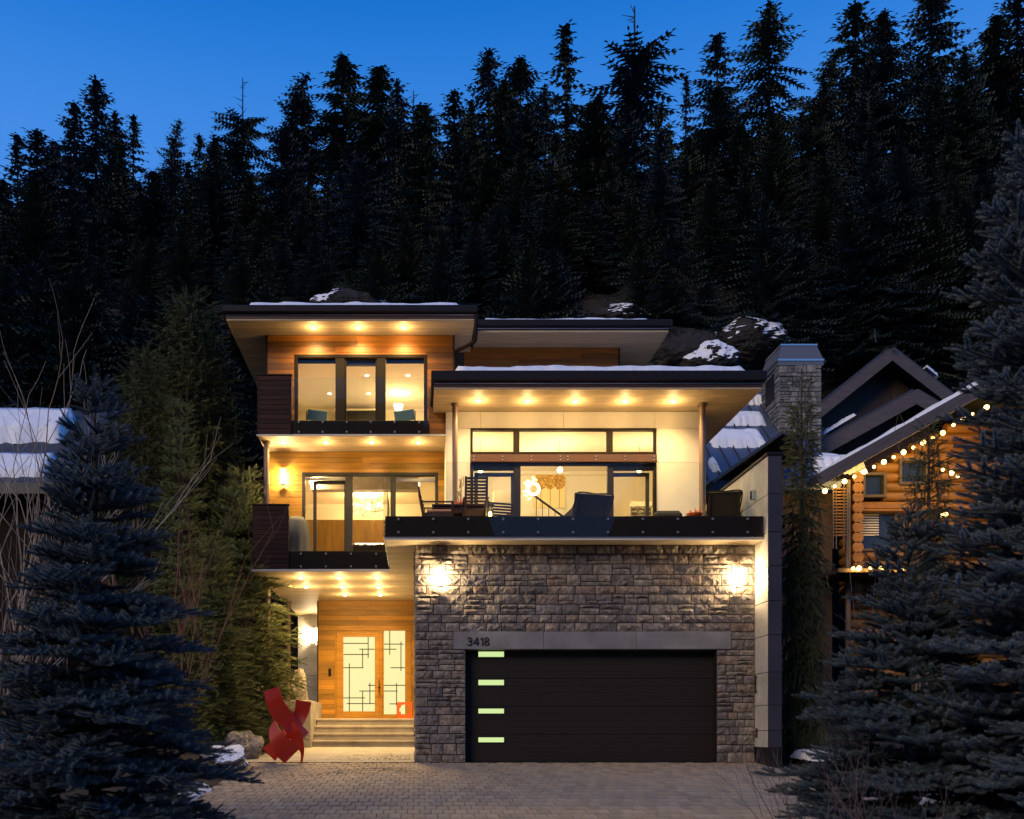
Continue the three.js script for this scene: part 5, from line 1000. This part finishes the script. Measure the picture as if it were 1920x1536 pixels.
function lowTable(label, px, D, w, d, h, group) { const t = thing('slatted_table', label, 'table', group, [X(px, D), FL, -D]); for (let i = 0; i < 5; i++) part('top_slat', cbox(-w / 2, w / 2, h, h + .025, -d / 2 + i * d / 5, -d / 2 + (i + 1) * d / 5 - .012, .004), M.teak[i % 4], t); for (let k = 0; k < 3; k++) for (const s of [-1, 1]) part('side_slat', cbox(-w / 2 + .04, w / 2 - .04, h - .09 - k * .085, h - .04 - k * .085, s * (d / 2 - .03) - .012, s * (d / 2 - .03) + .012, .003), M.teak[k], t); for (const [x, z] of [[-1, -1], [1, -1], [-1, 1], [1, 1]]) part('leg', cbox(x * (w / 2 - .03) - .03, x * (w / 2 - .03) + .03, 0, h, z * (d / 2 - .03) - .03, z * (d / 2 - .03) + .03, .004, 'y'), M.teak[0], t); return t; }
lowTable('low dark slatted bench in front of the left terrace door', X && 953, 20.3, .42, .4, .34);
lowTable('dark slatted cube table in front of the right terrace door', 1200, 20.0, .44, .45, .38);
lowTable('dark slatted side table carrying the right orange bowl', 1298, 20.0, .42, .45, .38);
coral('orange coral shaped bowl on the side table at the right of the terrace', X(1302, 20), FL + .407, 20, .9);
// covered lounge chairs: woven shell with a raked back
function lounge(label, px, D, w, h, turn) {
  const t = thing('lounge_chair', label, 'lounge chair', null, [X(px, D), FL, -D]);
  const shell = (z0, z1, y0, y1, wa, wb, th) => { const p = [[-wa / 2, y0, z0], [wa / 2, y0, z0], [wb / 2, y1, z1], [-wb / 2, y1, z1]], n = V(0, z0 - z1, y1 - y0).normalize().multiplyScalar(th), f = []; const q = (a, b, c, d) => f.push(...a, ...b, ...c, ...a, ...c, ...d), o = p.map((v) => [v[0], v[1] + n.y, v[2] + n.z]); q(...p); q(o[1], o[0], o[3], o[2]); for (let i = 0; i < 4; i++) { const j = (i + 1) % 4; q(p[i], o[i], o[j], p[j]); } const g = new THREE.BufferGeometry(); g.setAttribute('position', new THREE.Float32BufferAttribute(f, 3)); g.computeVertexNormals(); return metreUV(g); };
  part('backrest', shell(-.25, -.62, .20, h, w * .86, w, .06), M.cover, t); part('seat', cbox(-w * .43, w * .43, .18, .30, -.32, .55, .04), M.cover, t);
  for (const s of [-1, 1]) { const f = new THREE.Shape([[-.55, .14], [-.28, .14], [-.60, h * .96], [-.66, h * .96]].map((q) => new THREE.Vector2(...q))); part('side_wing', metreUV(new THREE.ExtrudeGeometry(new THREE.Shape([[.5, .14], [.5, .40], [-.30, .52], [-.58, h * .97], [-.64, h * .97], [-.30, .14]].map((q) => new THREE.Vector2(...q))), { depth: .04, bevelEnabled: false }).rotateY(-Math.PI / 2).translate(s * w * .44 + .02, 0, 0)), M.cover, t); part('foot', [cyl(V(s * w * .38, 0, .45), V(s * w * .38, .18, .45), .02), cyl(V(s * w * .38, 0, -.28), V(s * w * .38, .18, -.28), .02)], M.frame, t); }
  part('frame_tube', tube([V(-w * .44, .2, -.26), V(-w / 2, h, -.64), V(0, h + .01, -.655), V(w / 2, h, -.64), V(w * .44, .2, -.26)], .014, 50, 8), M.frame, t);
  t.rotation.y = turn;
}
lounge('large covered lounge chair with raked back in the middle of the terrace', 1092, 20.0, .80, .74, Math.PI + .25);
lounge('dark covered lounge chair at the right end of the terrace', 1350, 19.9, .66, .76, Math.PI - .15);
{ const D = 19.6, t = thing('ottoman', 'low upholstered bench with a rounded olive cushion on the terrace', 'bench', null, [X(1248, D), FL, -D]); part('cushion', cbox(-.29, .29, .24, .42, -.26, .26, .07), M.cushion, t); for (let i = 0; i < 6; i++) part('slat', cbox(-.28 + i * .095, -.28 + i * .095 + .07, .18, .21, -.26, .26, .004), M.teak[i % 4], t); for (const [x, z] of [[-1, -1], [1, -1], [-1, 1], [1, 1]]) part('leg', cbox(x * .25 - .025, x * .25 + .025, 0, .19, z * .22 - .025, z * .22 + .025, .004), M.teak[0], t); }
{ const D = 21.4, t = thing('potted_sapling', 'slim yellow stemmed plant in a pot behind the left terrace column', 'plant', null, [X(864, D), FL, -D]), r = rng(4); part('pot', new THREE.LatheGeometry([[.0, 0], [.13, 0], [.17, .4], [.18, .42], [.15, .42], [.12, .36], [0, .36]].map((p) => new THREE.Vector2(...p)), 24), M.orange, t); const y = M.greenN; part('stem', [cyl(V(0, .36, 0), V(.01, 1.6, 0), .018, .010, 8)], std(.42, .26, .05, .8), t); for (let i = 0; i < 14; i++) { const a = r() * 6.28, h = .9 + r() * .7; part('leaf', new THREE.SphereGeometry(1, 8, 5).scale(.012, .07, .03).rotateZ((r() - .5) * 1.2).translate(Math.cos(a) * .06, h, Math.sin(a) * .06), std(.30, .22, .03, .7), t); } }
{ const D = 22.8, t = thing('covered_grill', 'grill under a dark grey cover at the left end of the lower balcony', 'grill', null, [X(556, D), FL, -D]); const pr = [[0, 1.06], [.16, 1.04], [.26, .92], [.30, .60], [.32, .30], [.35, .02]]; const g = new THREE.LatheGeometry(pr.map((p) => new THREE.Vector2(p[0] + .001, p[1])), 40), q = g.attributes.position; for (let i = 0; i < q.count; i++) { const a = Math.atan2(q.getZ(i), q.getX(i)), k = 1 + .05 * Math.sin(a * 11) * (1.1 - q.getY(i)); q.setXYZ(i, q.getX(i) * k * 1.05, q.getY(i), q.getZ(i) * k * .8); } g.computeVertexNormals(); part('cover', metreUV(g), std(.10, .095, .085, .6), t); part('wheel', [cyl(V(.2, .05, .2), V(.24, .05, .2), .05, .05, 14)], M.black, t); }
for (const [px, rot, label] of [[593, .5, 'teal balcony chair at the left of the upper balcony'], [762, -.5, 'teal balcony chair at the right of the upper balcony']]) {
  const D = 23.2, t = thing('balcony_chair', label, 'chair', 'teal chairs on the upper balcony', [X(px, D), 7.8, -D]), m = std(.10, .17, .16, .6);
  part('seat', cbox(-.24, .24, .16, .20, -.22, .2, .012), m, t); part('backrest', cbox(-.24, .24, .24, .50, -.24, -.215, .010).rotateZ(rot * .25), m, t); for (const [x, z] of [[-1, -1], [1, -1], [-1, 1], [1, 1]]) part('leg', cyl(V(x * .2, 0, z * .18), V(x * .19, .18, z * .17), .012), M.frame, t); for (const s of [-1, 1]) part('back_post', cyl(V(s * .21, .18, -.21), V(s * .21, .48, -.22), .011), M.frame, t); t.rotation.y = Math.PI;
}
{ const t = thing('wall_box', 'small dark box fixed to the inner side of the wing wall above the terrace', 'wall box', null, [X(1440, DWW) + .002, Y(925, 18.6), -18.75]); part('box_body', cbox(-.07, 0, -.09, .09, -.05, .05, .008), M.steel, t); part('cover_plate', cbox(-.08, -.07, -.08, .08, -.042, .042, .004), M.frame, t); }
{ const t = thing('wall_bracket', 'small rusty bracket low on the inner side of the wing wall', 'bracket', null, [X(1440, DWW) + .0022, .58, -18.62]); part('plate', cbox(-.02, 0, -.09, .09, -.04, .04, .004), M.fasciaRed, t); part('hook', tube([V(-.02, .04, 0), V(-.07, .02, 0), V(-.07, -.04, 0), V(-.03, -.06, 0)], .012, 20, 6), M.fasciaRed, t); const u = thing('hose_hook', 'slim vertical handle bar on the wing wall beside the garage', 'handle', null, [X(1440, DWW) + .0024, 1.52, -18.6]); part('bar', cyl(V(-.04, -.18, 0), V(-.04, .18, 0), .012), M.frame, u); part('standoff', [cyl(V(0, .14, 0), V(-.04, .14, 0), .008), cyl(V(0, -.14, 0), V(-.04, -.14, 0), .008)], M.frame, u); }
{ // red sculpture of interlaced bent steel bands
  const D = 18.72, t = thing('red_sculpture', 'red sculpture of interwoven bent metal bands standing before the porch', 'sculpture', null, [X(541, D), 0, -D]);
  const k = .1367 / 96, zx = (a) => (470 + a * .1367 - 541) / 96, zy = (b) => (1450 - b) * k;
  const band = (pts, th, label) => { // [x, y, half width, depth]
    const c = new THREE.CatmullRomCurve3(pts.map((p) => V(zx(p[0]), zy(p[1]), p[3]))), w = new THREE.CatmullRomCurve3(pts.map((p, i) => V(i, p[2] * k, p[4] ?? 0))), n = 36, f = [], e = [];
    for (let i = 0; i <= n; i++) { const u = i / n, p = c.getPoint(u), d = c.getTangent(u), q = w.getPoint(u), s = V(-d.y, d.x, 0).normalize().multiplyScalar(q.y); s.z = q.z * q.y * 2; const nn = d.clone().cross(s).normalize().multiplyScalar(th / 2); e.push([p.clone().add(s).add(nn), p.clone().sub(s).add(nn), p.clone().sub(s).sub(nn), p.clone().add(s).sub(nn)]); }
    const q = (a, b, c2, d) => f.push(...a.toArray(), ...b.toArray(), ...c2.toArray(), ...a.toArray(), ...c2.toArray(), ...d.toArray());
    for (let i = 0; i < n; i++) for (let j = 0; j < 4; j++) q(e[i][j], e[i][(j + 1) % 4], e[i + 1][(j + 1) % 4], e[i + 1][j]);
    q(...e[0]); q(...e[n]); const g = new THREE.BufferGeometry(); g.setAttribute('position', new THREE.Float32BufferAttribute(f, 3)); g.computeVertexNormals(); part('band', toCreasedNormals(metreUV(g), .6), M.red, t);
  };
  band([[295, 447, 112, .10, .3], [345, 625, 118, .14, .2], [440, 795, 128, .12, 0], [600, 965, 92, .06, -.2], [756, 1080, 50, -.05, -.4]], .02);
  band([[718, 602, 105, -.10, -.2], [690, 740, 100, -.14, 0], [630, 880, 98, -.12, .1], [545, 1020, 95, -.04, .2], [420, 1150, 92, -.02, .2], [240, 1345, 122, -.10, .1]], .02);
  band([[335, 885, 12, .02, .2], [335, 1000, 72, .10, .2], [385, 1130, 112, .16, .1], [470, 1255, 140, .16, 0], [577, 1360, 134, .12, -.1]], .02);
  band([[540, 920, 70, .06, .2], [605, 1060, 112, .10, .3], [675, 1195, 66, .06, .5], [708, 1300, 26, .02, .2], [697, 1455, 12, 0, 0]], .02);
}
{ // orange cut-out cube by the door
  const D = 25.6, x0 = X(744, D), x1 = X(774, D), y0 = .955, y1 = y0 + (x1 - x0), w = x1 - x0, t = thing('orange_cube', 'orange metal cube with ragged cut outs on the landing right of the door', 'ornament', null, [(x0 + x1) / 2, y0, -D]), r = rng(66);
  for (const rot of [0, Math.PI / 2, Math.PI, -Math.PI / 2]) { const s = new THREE.Shape([[-w / 2, 0], [w / 2, 0], [w / 2, w], [-w / 2, w]].map((q) => new THREE.Vector2(...q))), h = new THREE.Path(); for (let i = 0; i <= 26; i++) { const a = i / 26 * Math.PI * 2, q = w * (.33 + .05 * Math.sin(i * 2.3) + .03 * r()); (i ? h.lineTo : h.moveTo).call(h, Math.cos(a) * q, w * .55 + Math.sin(a) * q * (i % 26 === 0 ? 1 : 1)); } s.holes.push(h); part('cut_out_side', metreUV(new THREE.ExtrudeGeometry(s, { depth: .012, bevelEnabled: false }).translate(0, 0, w / 2 - .012).rotateY(rot)), M.orange, t); }
  part('base', cbox(-w / 2 + .015, w / 2 - .015, .002, .014, -w / 2 + .015, w / 2 - .015, .002), M.orange, t);
}
scene.traverse((o) => { if (o.isMesh) { o.castShadow = true; o.receiveShadow = true; } });
renderer.render(scene, camera);
